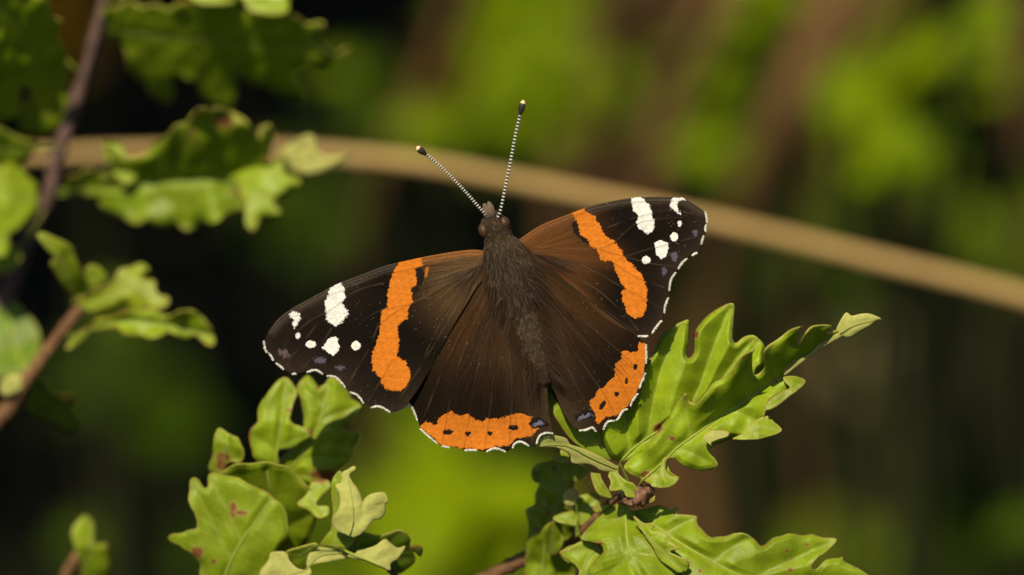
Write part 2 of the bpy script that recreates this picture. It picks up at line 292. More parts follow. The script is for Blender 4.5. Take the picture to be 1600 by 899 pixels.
    leaf(t, R3((158, 215), (200, 185), (205, 160), (250, 180), (262, 205), (245, 235), (210, 235)), R3((262, 215), (160, 215)), (.55, .5), rip=.01, seed=22, rib=.006, step=1.5, gy=-.3, pet=(925, 735, .9))
    leaf(t, R3((390, 295), (440, 298), (450, 330), (480, 380), (512, 440), (470, 440), (430, 420), (400, 360)), R3((505, 438), (440, 370), (400, 300)), (.5, .42, .4), rip=.02, seed=23, rib=.008, step=1.6, gy=-.2, sl=-.5, sr=-.4, pet=(962, 780, .9))
    leaf(t, R3((490, 310), (520, 270), (555, 250), (550, 300), (600, 345), (640, 360), (672, 410), (650, 440), (600, 440), (575, 400), (500, 403), (505, 350)), R3((660, 430), (570, 370), (520, 290)), (.35, .28, .3), rip=.03, seed=24, rib=.01, step=1.7, gy=-.3, sl=-.3, sr=-.3, pet=(990, 772, .6))
    # leaves below the bud
    leaf(t, np.concatenate([R3((610, 500), (640, 520), (780, 490), (830, 500), (858, 512), (885, 498), (908, 506), (880, 522), (895, 540)), R4((80, 345), (155, 360), (160, 420), (260, 520), (330, 525), (400, 520), (460, 498), (540, 500), (610, 530), (650, 560), (700, 600), (780, 535), (850, 520), (930, 498), (1030, 515), (1110, 498), (1200, 530), (1322, 550), (1220, 665), (1170, 690), (1108, 772), (1150, 800), (1230, 720), (1350, 700), (1375, 688), (1386, 730), (1500, 790), (1580, 845)), A((1372, 915), (1335, 930), (1330, 960), (1250, 950), (1200, 975), (1130, 940), (1080, 915), (1040, 870), (1010, 842), (985, 815))]),
         A((984, 803), (1020, 820), (1060, 847), (1101, 871), (1150, 897), (1230, 935)), (.85, .6, .45, .4, .4, .45), sl=.12, sr=-.2, gy=-.1, rip=.06, seed=31, curl=.12, quilt=.12, qs=20, spots=[(1235, 890, 4, 4), (1229, 862, 2.5, 2), (1260, 851, 4, 2), (1093, 892, 3, 3)], pet=(980, 788, .85), rib=.028)
    leaf(t, np.concatenate([R3((540, 478), (590, 478), (640, 530), (720, 600), (752, 598), (742, 640), (800, 690), (852, 702), (880, 742), (930, 800), (985, 830)), A((1066, 903), (1055, 950), (1000, 985), (930, 965)), R3((370, 905), (400, 840), (455, 765), (440, 718), (335, 692), (342, 655), (400, 590), (460, 528))]),
         R3((592, 560), (598, 620), (602, 690), (632, 800), (690, 920), (720, 1080)), (.7, .45, .3, .2, .2, .3), sl=.2, sr=.35, gy=.0, rip=.06, seed=34, quilt=.10, qs=18, curl=.1, spots=[(938, 849, 5, 3), (941, 862, 4, 4)], pet=(985, 785, .75), rib=.028)
    leaf(t, A((873, 865), (890, 858), (908, 846), (937, 851), (942, 862), (928, 884), (925, 905), (915, 940), (890, 935), (905, 892)), A((935, 853), (915, 880), (900, 930)), (.75, .7, .7), sl=.1, sr=.1, rip=.03, seed=37, rib=.012, pet=(905, 838, 1.1))
    # shaded leaf on the left of the sprig
    leaf(t, np.concatenate([Z8((520, 130), (600, 105), (740, 95), (800, 230), (770, 330), (725, 420), (790, 450), (805, 560), (798, 630), (740, 720), (690, 745), (760, 780), (812, 850)), A((890, 930), (860, 945), (825, 930)), Z8((455, 899), (462, 720), (478, 560), (465, 490), (458, 430), (520, 395), (522, 330), (552, 250), (507, 230), (500, 170))]),
         Z8((575, 1000), (580, 899), (600, 620), (625, 500), (690, 390), (690, 130)), (1.9, 1.9, 1.75, 1.7, 1.65, 1.7), sl=.25, sr=.1, gy=.15, rip=.05, seed=41, quilt=.06, curl=.1, spots=[(838, 828, 5, 3), (857, 801, 3, 3), (865, 732, 4, 3)], pet=(850, 866, 2.05))
    leaf(t, R3((280, 470), (330, 430), (425, 415), (440, 450), (430, 530), (330, 610), (290, 560)), R3((320, 620), (350, 530), (420, 430)), (1.35, 1.3, 1.3), rip=.03, seed=43, rib=.01, gy=-.2, pet=(900, 840, 1.2))
    leaf(t, R3((165, 560), (230, 530), (290, 525), (305, 605), (250, 600), (200, 590)), R3((310, 605), (240, 565), (170, 560)), (1.15, 1.1, 1.1), rip=.02, seed=44, rib=.01, gy=-.6, pet=(905, 838, 1.15))
    leaf(t, R3((225, 430), (250, 393), (290, 393), (315, 430), (300, 480), (260, 498), (228, 470)), R3((305, 490), (270, 445), (250, 400)), (1.2, 1.15, 1.15), rip=.02, seed=45, rib=.008, gy=-.1, spots=[(896, 774, 5, 3)], pet=(900, 840, 1.15), flip=True)
    for k, (o_, m_, dd, kw) in enumerate([
        (R3((560, 410), (575, 400), (640, 420), (668, 440), (640, 480), (600, 478), (575, 450)), R3((665, 445), (575, 430)), (.5, .45), dict(flip=True, gy=-.2)),
        (R3((640, 560), (700, 590), (755, 600), (745, 640), (790, 640), (830, 660), (850, 700), (905, 742), (850, 762), (900, 790), (970, 830), (930, 885), (860, 860), (790, 800), (740, 720)), R3((640, 580), (740, 690), (920, 860)), (.42, .22, .15), dict(sl=-.3, sr=.3)),
        (R3((395, 510), (430, 490), (500, 490), (470, 520), (430, 540)), R3((510, 485), (400, 515)), (.8, .75), dict(gy=.4)),
        (R3((210, 770), (330, 705), (430, 730), (400, 800), (350, 870), (300, 860)), R3((330, 700), (330, 860)), (.95, .9), dict(sl=.3, sr=.2)),
        (R3((40, 290), (80, 285), (95, 340), (70, 360), (45, 330)), R3((130, 400), (60, 310)), (1.5, 1.4), dict(gy=-.5)),
        (R3((60, 450), (90, 370), (125, 410), (132, 490), (80, 480)), R3((120, 520), (95, 390)), (1.5, 1.4), dict(gy=-.5)),
        (R3((225, 345), (250, 260), (300, 240), (370, 270), (372, 300), (320, 340)), R3((400, 420), (290, 290)), (1.4, 1.3), dict(gy=-.3)),
        (R3((110, 640), (160, 580), (200, 600), (230, 690), (180, 780), (130, 760)), R3((150, 800), (165, 610)), (1.6, 1.5), dict(gy=.5)),
        (R3((-5, 760), (40, 700), (80, 760), (60, 850), (0, 860)), R3((30, 880), (40, 720)), (2.3, 2.2), dict(gy=.2)),
        (R3((720, 480), (760, 440), (775, 438), (750, 470)), R3((700, 480), (770, 440)), (.4, .38), dict(tint=(1.4, 1.1, 4)))]):
        leaf(t, o_, m_, dd, rip=.04, seed=230+k, step=1.7, curl=.1, rib=.009, teeth=1.5, quilt=.05, **kw)
    # cluster of buds: overlapping scales
    for k, (x, y, r, dd) in enumerate([(1002, 775, .13, .38), (985, 781, .10, .42), (1012, 768, .09, .42), (996, 783, .07, .33)]):
        n = 10; V = []; F = []; c = P(x, y, dd); ax = np.array([.4*math.cos(k*1.9), -.5, .5+.4*math.sin(k*1.9)]); ax /= np.linalg.norm(ax); a = np.cross(ax, [1, .2, .1]); a /= np.linalg.norm(a); b = np.cross(ax, a)
        for i, (h, w) in enumerate([(-1.1, .3), (-.8, .75), (-.3, 1), (-.1, .92), (.2, .88), (.25, .78), (.6, .62), (.9, .35), (1.2, .06)]):
            for s in range(n): an = 6.283*s/n; V.append(c+ax*h*r+(a*math.cos(an)+b*math.sin(an))*w*r*(1+.09*(s % 2)+.18*RNG.normal()))
        for i in range(8):
            for s in range(n): F.append((i*n+s, i*n+(s+1) % n, (i+1)*n+(s+1) % n, (i+1)*n+s))
        F.append(tuple(range(n))[::-1]); mesh('bud', V, F, M_BUD, t)
right_sprig()
def lower_left_sprig():
    s0 = (330, 930, 1.7); sp = (-3, 6)
    t = thing('oak_sprig', base_of(s0, sp), 'upright lobed oak leaf with brown eaten patches, half in shade below the left wing', 'oak sprig')
    twig(t, [s0, (350, 905, 1.5)], [.13, .06], M_TWIG, sp)
    twig(t, [(350, 905, 1.5), (395, 850, 1.9), (440, 790, 1.95), (470, 740, 1.9)], [.06, .04, .03], M_TWIG, ground_first=False)
    leaf(t, L5((150, 920), (140, 850), (100, 800), (70, 785), (10, 740), (70, 712), (130, 700), (120, 640), (95, 570), (100, 500), (125, 485), (168, 522), (185, 470), (240, 468), (330, 495), (400, 530), (450, 560), (505, 620), (520, 720), (480, 800), (440, 900), (380, 1010), (250, 1040)), L5((225, 960), (300, 790), (380, 670), (450, 570)), (1.4, 1.25, 1.15, 1.15), sl=.1, sr=.1, rip=.04, seed=51, curl=.1, quilt=.05, qs=18, pet=(345, 912, 1.5), spots=[(365, 797, 5, 13), (377, 802, 10, 4), (308, 863, 9, 9), (334, 877, 4, 4)], teeth=3.)
    leaf(t, L5((475, 430), (430, 430), (370, 392), (358, 290), (385, 240), (400, 170), (450, 100), (512, 53), (552, 120), (535, 190), (530, 240), (620, 285), (600, 320), (540, 350), (480, 365)), L5((465, 430), (490, 250), (512, 70)), (1.6, 1.35, 1.3), sl=.05, sr=-.1, gy=-.25, rip=.05, seed=52, curl=.12, quilt=.06, qs=16, pet=(465, 750, 1.9), spots=[(484, 672, 5, 7), (452, 642, 5, 3)], teeth=3.)
    leaf(t, L5((470, 470), (500, 380), (560, 330), (590, 230), (572, 155), (565, 90), (602, 42), (650, 100), (700, 52), (780, 110), (790, 150), (828, 178), (800, 230), (760, 270), (818, 280), (800, 380), (740, 450), (690, 500), (600, 520)), L5((480, 500), (580, 380), (660, 230), (690, 90)), (1.9, 1.65, 1.5, 1.5), sl=.1, sr=.2, gy=-.15, rip=.06, seed=53, curl=.12, quilt=.08, qs=16, pet=(465, 750, 1.9), spots=[(507, 742, 22, 8), (498, 606, 4, 3)], teeth=4.)
    leaf(t, L5((185, 460), (192, 400), (200, 345), (222, 268), (270, 300), (312, 318), (330, 370), (315, 415), (260, 425), (230, 470)), L5((230, 480), (260, 340)), (1.7, 1.5), rip=.05, seed=54, sl=.5, sr=-.2, gy=.1, curl=.12, spots=[(349, 715, 12, 7), (346, 727, 8, 9)], teeth=3., pet=(395, 850, 1.9), rib=.012)
    leaf(t, L5((230, 480), (300, 430), (420, 420), (520, 440), (600, 520), (640, 600), (620, 720), (540, 840), (430, 880), (380, 800), (330, 650)), L5((400, 850), (450, 680), (430, 450)), (2.2, 2.3, 2.4), rip=.06, seed=55, gy=.9, curl=.12, quilt=.05, teeth=3., pet=(395, 850, 1.95))
    leaf(t, L5((560, 595), (600, 550), (620, 500), (680, 490), (700, 520), (660, 560), (640, 600), (690, 605), (692, 640), (650, 655), (600, 620)), L5((640, 520), (620, 570), (670, 630)), (1.4, 1.35, 1.35), rip=.04, seed=56, gy=-.3, curl=.12, spots=[(500, 750, 11, 5)], rib=.01, pet=(470, 742, 1.9))
    u = thing('oak_sprig', base_of((480, 940, 1.6), (2, 3)), 'curled pale green oak leaf with its underside showing and a beige stalk', 'oak sprig')
    twig(u, [(500, 945, 1.6), (560, 930, 1.4), (615, 905, 1.2), (608, 890, 1.05)], [.12, .06, .045], M_TWIG, (2, 3))
    L = leaf(u, L6((450, 690), (500, 610), (530, 570), (535, 500), (545, 450), (528, 300), (545, 210), (600, 165), (640, 300), (640, 500), (690, 640), (690, 670), (640, 708), (530, 700)), L6((560, 700), (570, 500), (570, 250)), (.85, .8, .7), rip=.02, seed=61, sl=.3, sr=.0, rib=.01, pet=(608, 890, 1.05), step=2)
    leaf(L, L6((533, 520), (560, 470), (592, 400), (585, 320), (560, 262), (600, 245), (603, 180), (650, 150), (690, 128), (706, 148), (660, 190), (680, 240), (720, 290), (750, 360), (748, 430), (758, 370), (800, 330), (860, 314), (912, 320), (932, 380), (915, 400), (916, 450), (880, 502), (830, 510), (790, 560), (750, 605), (695, 632), (640, 615), (580, 590), (545, 550)), L6((660, 620), (690, 480), (650, 200)), (.55, .45, .5), sl=.2, sr=.1, rip=.03, seed=62, flip=True, name='folded_lobe', rib=.008, step=2, tint=(1.25, 1.2, 1.5), gy=-.1)
    leaf(u, L6((215, 735), (300, 705), (412, 675), (440, 700), (380, 760), (352, 855), (290, 848), (240, 790)), L6((420, 690), (280, 780)), (.8, .85), rip=.02, seed=63, rib=.008, step=2, gy=.9, pet=(540, 862, .95))
    leaf(u, L6((20, 890), (90, 790), (105, 740), (210, 735), (235, 790), (290, 848), (355, 858), (358, 800), (380, 740), (450, 700), (600, 708), (655, 775), (400, 825), (390, 890), (300, 960), (100, 960)), L6((640, 745), (450, 760), (330, 870), (120, 910)), (.95, .9, .9, 1.0), rip=.03, seed=64, flip=True, rib=.01, step=2, tint=(1.1, 1.1, 1.3), gy=-.1, pet=(560, 875, 1.0), label='pale rolled leaf underside')
    leaf(u, L6((640, 700), (690, 640), (760, 600), (850, 620), (930, 605), (1020, 582), (1090, 640), (1085, 695), (1130, 690), (1178, 710), (1160, 770), (1110, 730), (1125, 800), (1060, 862), (1000, 892), (945, 860), (800, 800), (660, 760)), L6((640, 740), (800, 760), (1000, 790)), (1.05, 1.1, 1.1), rip=.03, seed=65, rib=.01, step=2, gy=1.1, tint=(.7, .8, 1.6), pet=(608, 890, 1.05))
    leaf(u, L6((728, 715), (800, 705), (850, 685), (910, 643), (950, 670), (1000, 705), (1056, 694), (1010, 770), (950, 820), (940, 866), (800, 805), (645, 765), (700, 745)), L6((600, 715), (700, 760), (800, 800), (940, 862)), (.85, .8, .8, .85), rip=.02, seed=66, flip=True, rib=.026, step=2, tint=(1.1, 1.1, 1.3), gy=-.2, pet=(608, 890, 1.05), label='pale leaf underside with beige midrib')
lower_left_sprig()
def S6(*p): return Z(0, 0, 2.4964, *p)
def L7(*p): return Z(0, 340, 2.497, *p)
def left_branches():
    s0 = (-60, 640, 6.2); sp = (-4, 3)
    t = thing('oak_branch', base_of(s0, sp), 'dark purplish oak branch with shaded lobed leaves, rising past the straw', 'oak branch')
    twig(t, [s0, (0, 490, 6), (38, 385, 5.8), (75, 310, 5.6), (88, 250, 5.6), (108, 190, 5.6), (135, 110, 5.5), (158, 20, 5.4), (175, -70, 5.4)], [.22, .15, .13, .12, .10, .08], M_TWIGD, sp, bump=.1)
    kw = dict(step=4.2, pet=None)
    leaf(t, S6((400, 130), (410, 40), (500, 10), (620, 30), (750, 12), (830, -30), (920, -10), (960, 35), (1020, -10), (1130, 0), (1120, 62), (1180, 80), (1252, 100), (1230, 150), (1290, 205), (1355, 190), (1285, 262), (1150, 262), (1182, 385), (1050, 350), (922, 312), (912, 442), (820, 400), (770, 330), (692, 290), (650, 405), (560, 325), (490, 235), (480, 170)), S6((380, 120), (700, 150), (1000, 180), (1350, 192)), (5.6, 5.3, 5.2, 5.3), gy=1.05, sl=-.1, sr=.15, rip=.04, seed=71, step=4.2, rib=.012, curl=.2, quilt=.03, teeth=9., pet=(150, 40, 5.5))
    leaf(t, A((105, 290), (130, 268), (180, 275), (165, 225), (200, 248), (240, 230), (290, 190), (330, 168), (380, 190), (400, 215), (420, 198), (426, 225), (410, 250), (440, 245), (446, 270), (468, 290), (420, 310), (437, 330), (395, 356), (380, 322), (340, 342), (290, 356), (230, 350), (180, 335), (150, 312)), A((100, 305), (200, 290), (320, 280), (440, 275)), (5.6, 5.3, 5.1, 5.2), sl=-.72, sr=-.5, gy=.42, rip=.10, tint=(.85, .88, 1), seed=73, step=3.6, teeth=9., curl=.35, quilt=.05, pet=(82, 305, 5.6), spots=[(300, 208, 8, 4), (375, 300, 9, 8), (350, 190, 16, 10)])
    leaf(t, A((440, 235), (470, 215), (490, 212), (500, 240), (530, 245), (548, 238), (520, 262), (480, 272), (450, 262)), A((425, 262), (480, 250), (545, 240)), (5.2, 5.1, 5.1), rip=.04, seed=74, step=3.5, flip=True, tint=(1.3, .9, 2.5), rib=.02, pet=(380, 278, 5.2), label='small pinkish young leaf')
    leaf(t, A((-25, 230), (0, 262), (30, 255), (45, 280), (60, 300), (50, 340), (20, 360), (8, 400), (-40, 390), (-60, 300)), A((75, 318), (30, 310), (-50, 310)), (5.6, 5.2, 5.1), sl=-.2, sr=.1, gy=-.4, rip=.08, seed=75, step=4.2, teeth=7., pet=(72, 318, 5.6))
    leaf(t, A((-40, -30), (20, -20), (80, 10), (95, 60), (105, 110), (98, 150), (85, 185), (60, 160), (35, 130), (30, 180), (0, 190), (-40, 150)), A((118, 170), (60, 90), (10, 20), (-20, -20)), (5.6, 5.3, 5.2, 5.2), gy=1.0, gx=.3, rip=.1, seed=76, step=4.2, teeth=9., pet=(118, 165, 5.6))
    leaf(t, A((-40, 20), (0, 10), (20, 30), (36, 40), (20, 60), (0, 75), (-40, 80)), A((40, 30), (-30, 50)), (5.1, 5.0), gy=-.5, rip=.06, seed=77, step=4.2, pet=(130, 120, 5.5))
    leaf(t, A((-40, 190), (0, 200), (30, 215), (60, 225), (40, 250), (0, 275), (-50, 260)), A((95, 228), (20, 235), (-40, 230)), (5.5, 5.3, 5.2), gy=.9, rip=.06, seed=78, step=4.2, pet=(95, 230, 5.6))
    leaf(t, A((170, -12), (240, -40), (320, -50), (420, -40), (452, 18), (395, 20), (376, -8), (360, 6), (308, 6), (280, -10)), A((162, 0), (300, -20), (440, 5)), (5.0, 4.7, 4.7), gy=-.6, rip=.06, seed=79, step=4.2, pet=(160, 10, 5.4))
    for k, (o_, m_, dd, kw) in enumerate([
        (A((385, 320), (372, 290), (350, 275), (385, 258), (420, 262), (440, 250), (448, 272), (470, 288), (440, 300), (428, 312), (438, 332), (412, 338), (396, 358), (382, 345)), A((352, 280), (395, 300), (440, 320)), (5.0, 4.8, 4.8), dict(gy=-.5, sl=-.3, sr=.2)),
        (A((392, 250), (400, 215), (412, 196), (428, 205), (424, 232), (412, 262), (398, 270)), A((398, 270), (412, 205)), (5.0, 4.9), dict(gy=-.3)),
        (A((160, 225), (178, 222), (200, 245), (212, 275), (200, 288), (178, 270)), A((200, 290), (170, 228)), (5.0, 4.9), dict(gy=-.4)),
        (A((296, 180), (330, 172), (385, 185), (372, 205), (345, 212), (310, 206)), A((300, 212), (340, 192), (380, 188)), (5.0, 4.9, 4.9), dict(gy=-.1, tint=(1.15, .9, 1))),
        (A((110, 150), (70, 130), (40, 160), (30, 205), (60, 215), (95, 195)), A((112, 170), (40, 190)), (5.9, 6.2), dict(gy=.8)),
        (A((20, 385), (35, 395), (20, 420), (0, 430), (-20, 400), (0, 372)), A((38, 380), (-10, 410)), (5.4, 5.3), dict(gy=-.3))]):
        leaf(t, o_, m_, dd, rip=.06, seed=210+k, step=3.4, teeth=5., curl=.15, rib=.012, pet=(88, 300, 5.6) if k != 4 else (112, 175, 5.6), **kw)
    s0 = (-60, 730, 5.0); sp = (-3, 2)
    t = thing('oak_branch', base_of(s0, sp), 'orange brown oak twig with yellow-edged leaf tuft', 'oak branch')
    twig(t, [s0, (-10, 665, 4.6), (20, 630, 4.5), (48, 585, 4.4), (85, 535, 4.4), (112, 500, 4.3), (140, 470, 4.3), (158, 452, 4.3)], [.2, .14, .11, .10, .10, .07], M_TWIG, sp, bump=.16)
    leaf(t, L7((145, 75), (165, 58), (220, 80), (280, 110), (300, 160), (330, 230), (345, 270), (300, 310), (260, 290), (220, 220), (195, 180), (215, 160), (180, 120)), L7((300, 330), (260, 230), (215, 130), (150, 75)), (4.2, 4.0, 3.9, 3.9), sl=-.3, sr=.8, gy=.5, rip=.06, seed=81, step=3.4, curl=.2, pet=(125, 485, 4.3))
    leaf(t, L7((330, 210), (360, 183), (400, 205), (420, 245), (380, 275), (345, 260)), L7((340, 300), (370, 215)), (4.25, 4.2), rip=.04, seed=82, step=3.4, gy=.2, rib=.012, pet=(138, 472, 4.3))
    leaf(t, L7((290, 330), (340, 300), (400, 280), (450, 240), (490, 195), (550, 183), (583, 205), (560, 235), (598, 250), (600, 280), (652, 322), (620, 355), (560, 350), (510, 375), (470, 340), (420, 370), (370, 370)), L7((310, 360), (420, 310), (540, 260), (620, 320)), (4.2, 4.0, 3.9, 3.9), gy=-.35, sr=.2, rip=.12, seed=83, step=3.0, teeth=6., curl=.3, pet=(135, 475, 4.3), tint=(1.1, 1.0, 1))
    leaf(t, L7((250, 510), (320, 440), (380, 400), (450, 380), (560, 355), (650, 380), (720, 370), (770, 365), (785, 400), (832, 440), (825, 490), (770, 465), (720, 470), (660, 450), (570, 465), (520, 455), (430, 435), (360, 440), (310, 490)), L7((270, 480), (420, 415), (600, 410), (820, 460)), (4.3, 4.1, 4.0, 3.9), gy=.9, sr=-1.2, rip=.10, seed=84, step=3.0, teeth=6., curl=.3, pet=(112, 500, 4.3))
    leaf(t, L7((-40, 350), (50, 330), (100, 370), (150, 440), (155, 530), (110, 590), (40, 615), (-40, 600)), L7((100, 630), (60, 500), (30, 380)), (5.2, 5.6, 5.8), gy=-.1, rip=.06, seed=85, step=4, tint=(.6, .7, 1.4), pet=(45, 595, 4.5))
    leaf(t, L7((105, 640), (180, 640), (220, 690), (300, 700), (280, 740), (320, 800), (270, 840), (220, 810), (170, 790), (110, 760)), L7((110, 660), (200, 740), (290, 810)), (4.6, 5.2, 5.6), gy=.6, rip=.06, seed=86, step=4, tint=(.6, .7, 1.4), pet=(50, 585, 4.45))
    leaf(t, L7((5, 640), (50, 612), (100, 625), (80, 670), (30, 695), (0, 680)), L7((110, 625), (20, 670)), (4.4, 4.3), rip=.03, seed=87, step=3.5, flip=True, rib=.012, gy=-.2, pet=(48, 585, 4.4))
    s0 = (100, 930, 4.6); sp = (-2, 2)
    t = thing('oak_shoot', base_of(s0, sp), 'short oak shoot with one small folded leaf on a brown stalk', 'oak shoot')
    twig(t, [s0, (104, 900, 4.4), (120, 870, 4.3), (130, 850, 4.3)], [.12, .1, .06], M_TWIG, sp)
    leaf(t, A((112, 835), (120, 815), (135, 805), (148, 820), (150, 850), (168, 850), (172, 880), (165, 920), (135, 930), (125, 880)), A((132, 900), (140, 860), (140, 812)), (4.3, 4.1, 4.2), sl=-.5, sr=.7, rip=.05, seed=91, step=3, pet=(130, 852, 4.3))
left_branches()
# ---------------------------------------------------------------- straw and brown stems
def straw():
    w = path([(-420, 262, 15), (-150, 248, 15), (80, 242, 15), (300, 237, 15), (450, 238, 15), (640, 254, 15), (850, 292, 15.2), (1100, 343, 15.4), (1350, 402, 15.6), (1620, 470, 15.8), (1900, 560, 16.2), (2200, 760, 16.6)], 5)
    w = np.concatenate([w, down(w[-1], 8, (14, 2))])
    t = thing('dry_grass_stalk', tuple(w[-1]), 'long tan dry grass stalk arching behind the butterfly', 'grass stalk')
    tube('stalk', w, [.06, .105, .125, .13, .135, .16, .2], M_STRAW, t, 10, .03)
    for i in (3, 44): tube('node', np.array([w[i]+(w[i+1]-w[i])*.4*k for k in (-.3, 0, .3)]), [.13, .17, .13], M_STRAW, t, 10)
straw()
def stem(pts, rad, label):
    w = path(pts); w = np.concatenate([down(w[0], 7, (2, 3))[::-1], w]); t = thing('dead_stem', (w[0][0], w[0][1], 0), label, 'stem', 'blurred brown stems in the background')
    tube('stalk', w, rad, M_STEM, t, 8, .08)
    k = len(w)*2//3; e = w[k]+np.array([3.5, 2, 6]); tube('side_twig', np.array([w[k], (w[k]+e)/2+[.3, 0, .3], e]), [.18, .12, .06], M_STEM, t, 6, .1)
stem([(1080, 640, 46), (1130, 430, 44), (1185, 280, 42), (1240, 150, 40), (1320, -60, 39)], [.5, .5, .5, .5], 'thick brown stem slanting between the green leaf clusters')
stem([(980, 420, 54), (1050, 180, 52), (1110, 30, 50), (1150, -70, 50)], [.4, .4, .45], 'brown stem rising behind the right forewing')
stem([(880, 330, 80), (945, 120, 78), (1010, 10, 76), (1040, -60, 76)], [.45, .4, .35], 'faint brown stem in shade above the straw')
stem([(1640, 520, 50), (1605, 260, 48), (1580, 60, 47), (1560, -60, 47)], [.3, .28, .22], 'pale thin stem at the edge of the bushes')
# ---------------------------------------------------------------- background shrubs
def proto_leaf(name, lobes, seed):
    r = np.random.default_rng(seed); n = 9; V = []; C = []
    for i in range(n+1):
        u = i/n; w = .34*math.sin(math.pi*min(1, u*.93+.05))**.7*(1+.22*math.cos(u*lobes*6.283)); b = .12*math.sin(u*3)-.1*u*u
        for s in (-1, -.5, 0, .5, 1): V.append((s*w, u, b+abs(s)*w*.35+r.uniform(-.012, .012))); C.append(GREEN*(1.25 if s == 0 else r.uniform(.85, 1.1)))
    F = [(i*5+s, i*5+s+1, (i+1)*5+s+1, (i+1)*5+s) for i in range(n) for s in range(4)]
    me = bpy.data.meshes.new(name); me.from_pydata(V, [], F); me.materials.append(M_FAR)
    me.polygons.foreach_set('use_smooth', np.ones(len(F), dtype=bool)); a = me.color_attributes.new('Col', 'FLOAT_COLOR', 'POINT'); c = np.ones((len(V), 4), np.float32); c[:, :3] = C; a.data.foreach_set('color', c.ravel()); return me
LEAFM = [proto_leaf('background_leaf', k, int(k*2)) for k in (2.5, 3.5, 4.5)]
def tinted(me, t):
    m = me.copy(); a = m.color_attributes['Col']; c = np.empty(len(m.vertices)*4, np.float32); a.data.foreach_get('color', c); c = c.reshape(-1, 4); c[:, :3] *= t; a.data.foreach_set('color', c.ravel()); return m
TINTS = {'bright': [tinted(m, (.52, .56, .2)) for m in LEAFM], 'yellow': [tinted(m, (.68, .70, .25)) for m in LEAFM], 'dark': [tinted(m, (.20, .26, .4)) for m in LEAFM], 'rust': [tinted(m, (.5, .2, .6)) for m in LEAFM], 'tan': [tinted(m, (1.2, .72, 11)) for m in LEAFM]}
def shrub(px, py, d, rx, ry, n, size, tone, label, seed, facing=.8, name='background_shrub', cat='shrub'):
    r = np.random.default_rng(seed); c = P(px, py, d); k = (D+d)/D/PPC; foot = np.array([c[0]+r.uniform(-3, 3), c[1]+r.uniform(2, 9), 0.])
    t = thing(name, tuple(foot), label, cat, 'blurred shrubs in the background')
    stems = []
    for j in range(3):
        top = c+RGT*rx*k*r.uniform(-.6, .6)+UPV*ry*k*r.uniform(.3, 1); mid = (foot+top)/2+r.normal(size=3)*1.2; w = smoothpts(np.array([foot-[0, 0, .5], mid, top]), 6, False); stems.append(w); tube('stem', w, [.16, .12, .06], M_GSTEM, t, 6, .08, seed+j)
    for i in range(n):
        a = r.uniform(0, 6.283); q = math.sqrt(r.uniform(0, 1)); p = c+RGT*math.cos(a)*q*rx*k+UPV*math.sin(a)*q*ry*k+FWD*r.uniform(-1, 1)*max(2, rx*k*.5)
        nrm = np.array(SUN)*facing+r.normal(size=3)*.45*(1.3-facing)+np.array([0, 0, .2]); nrm /= np.linalg.norm(nrm)
        y = np.cross(nrm, r.normal(size=3)); y /= np.linalg.norm(y); x = np.cross(y, nrm); s = size*r.uniform(.75, 1.25)
        sp = np.concatenate(stems); b = sp[np.argmin(((sp-p)**2).sum(1))]
        o = bpy.data.objects.new('leaf', TINTS[tone][i % 3]); put(o, t)
        o.matrix_local = Matrix([[x[0]*s, y[0]*s, nrm[0]*s, p[0]-foot[0]-y[0]*s/2], [x[1]*s, y[1]*s, nrm[1]*s, p[1]-foot[1]-y[1]*s/2], [x[2]*s, y[2]*s, nrm[2]*s, p[2]-foot[2]-y[2]*s/2], [0, 0, 0, 1]])
        pb = p-y*s/2; tube('leaf_stalk', np.array([b, (b+pb)/2+[0, 0, .25], pb]), [.06, .05, .04], M_GSTEM, t, 5)
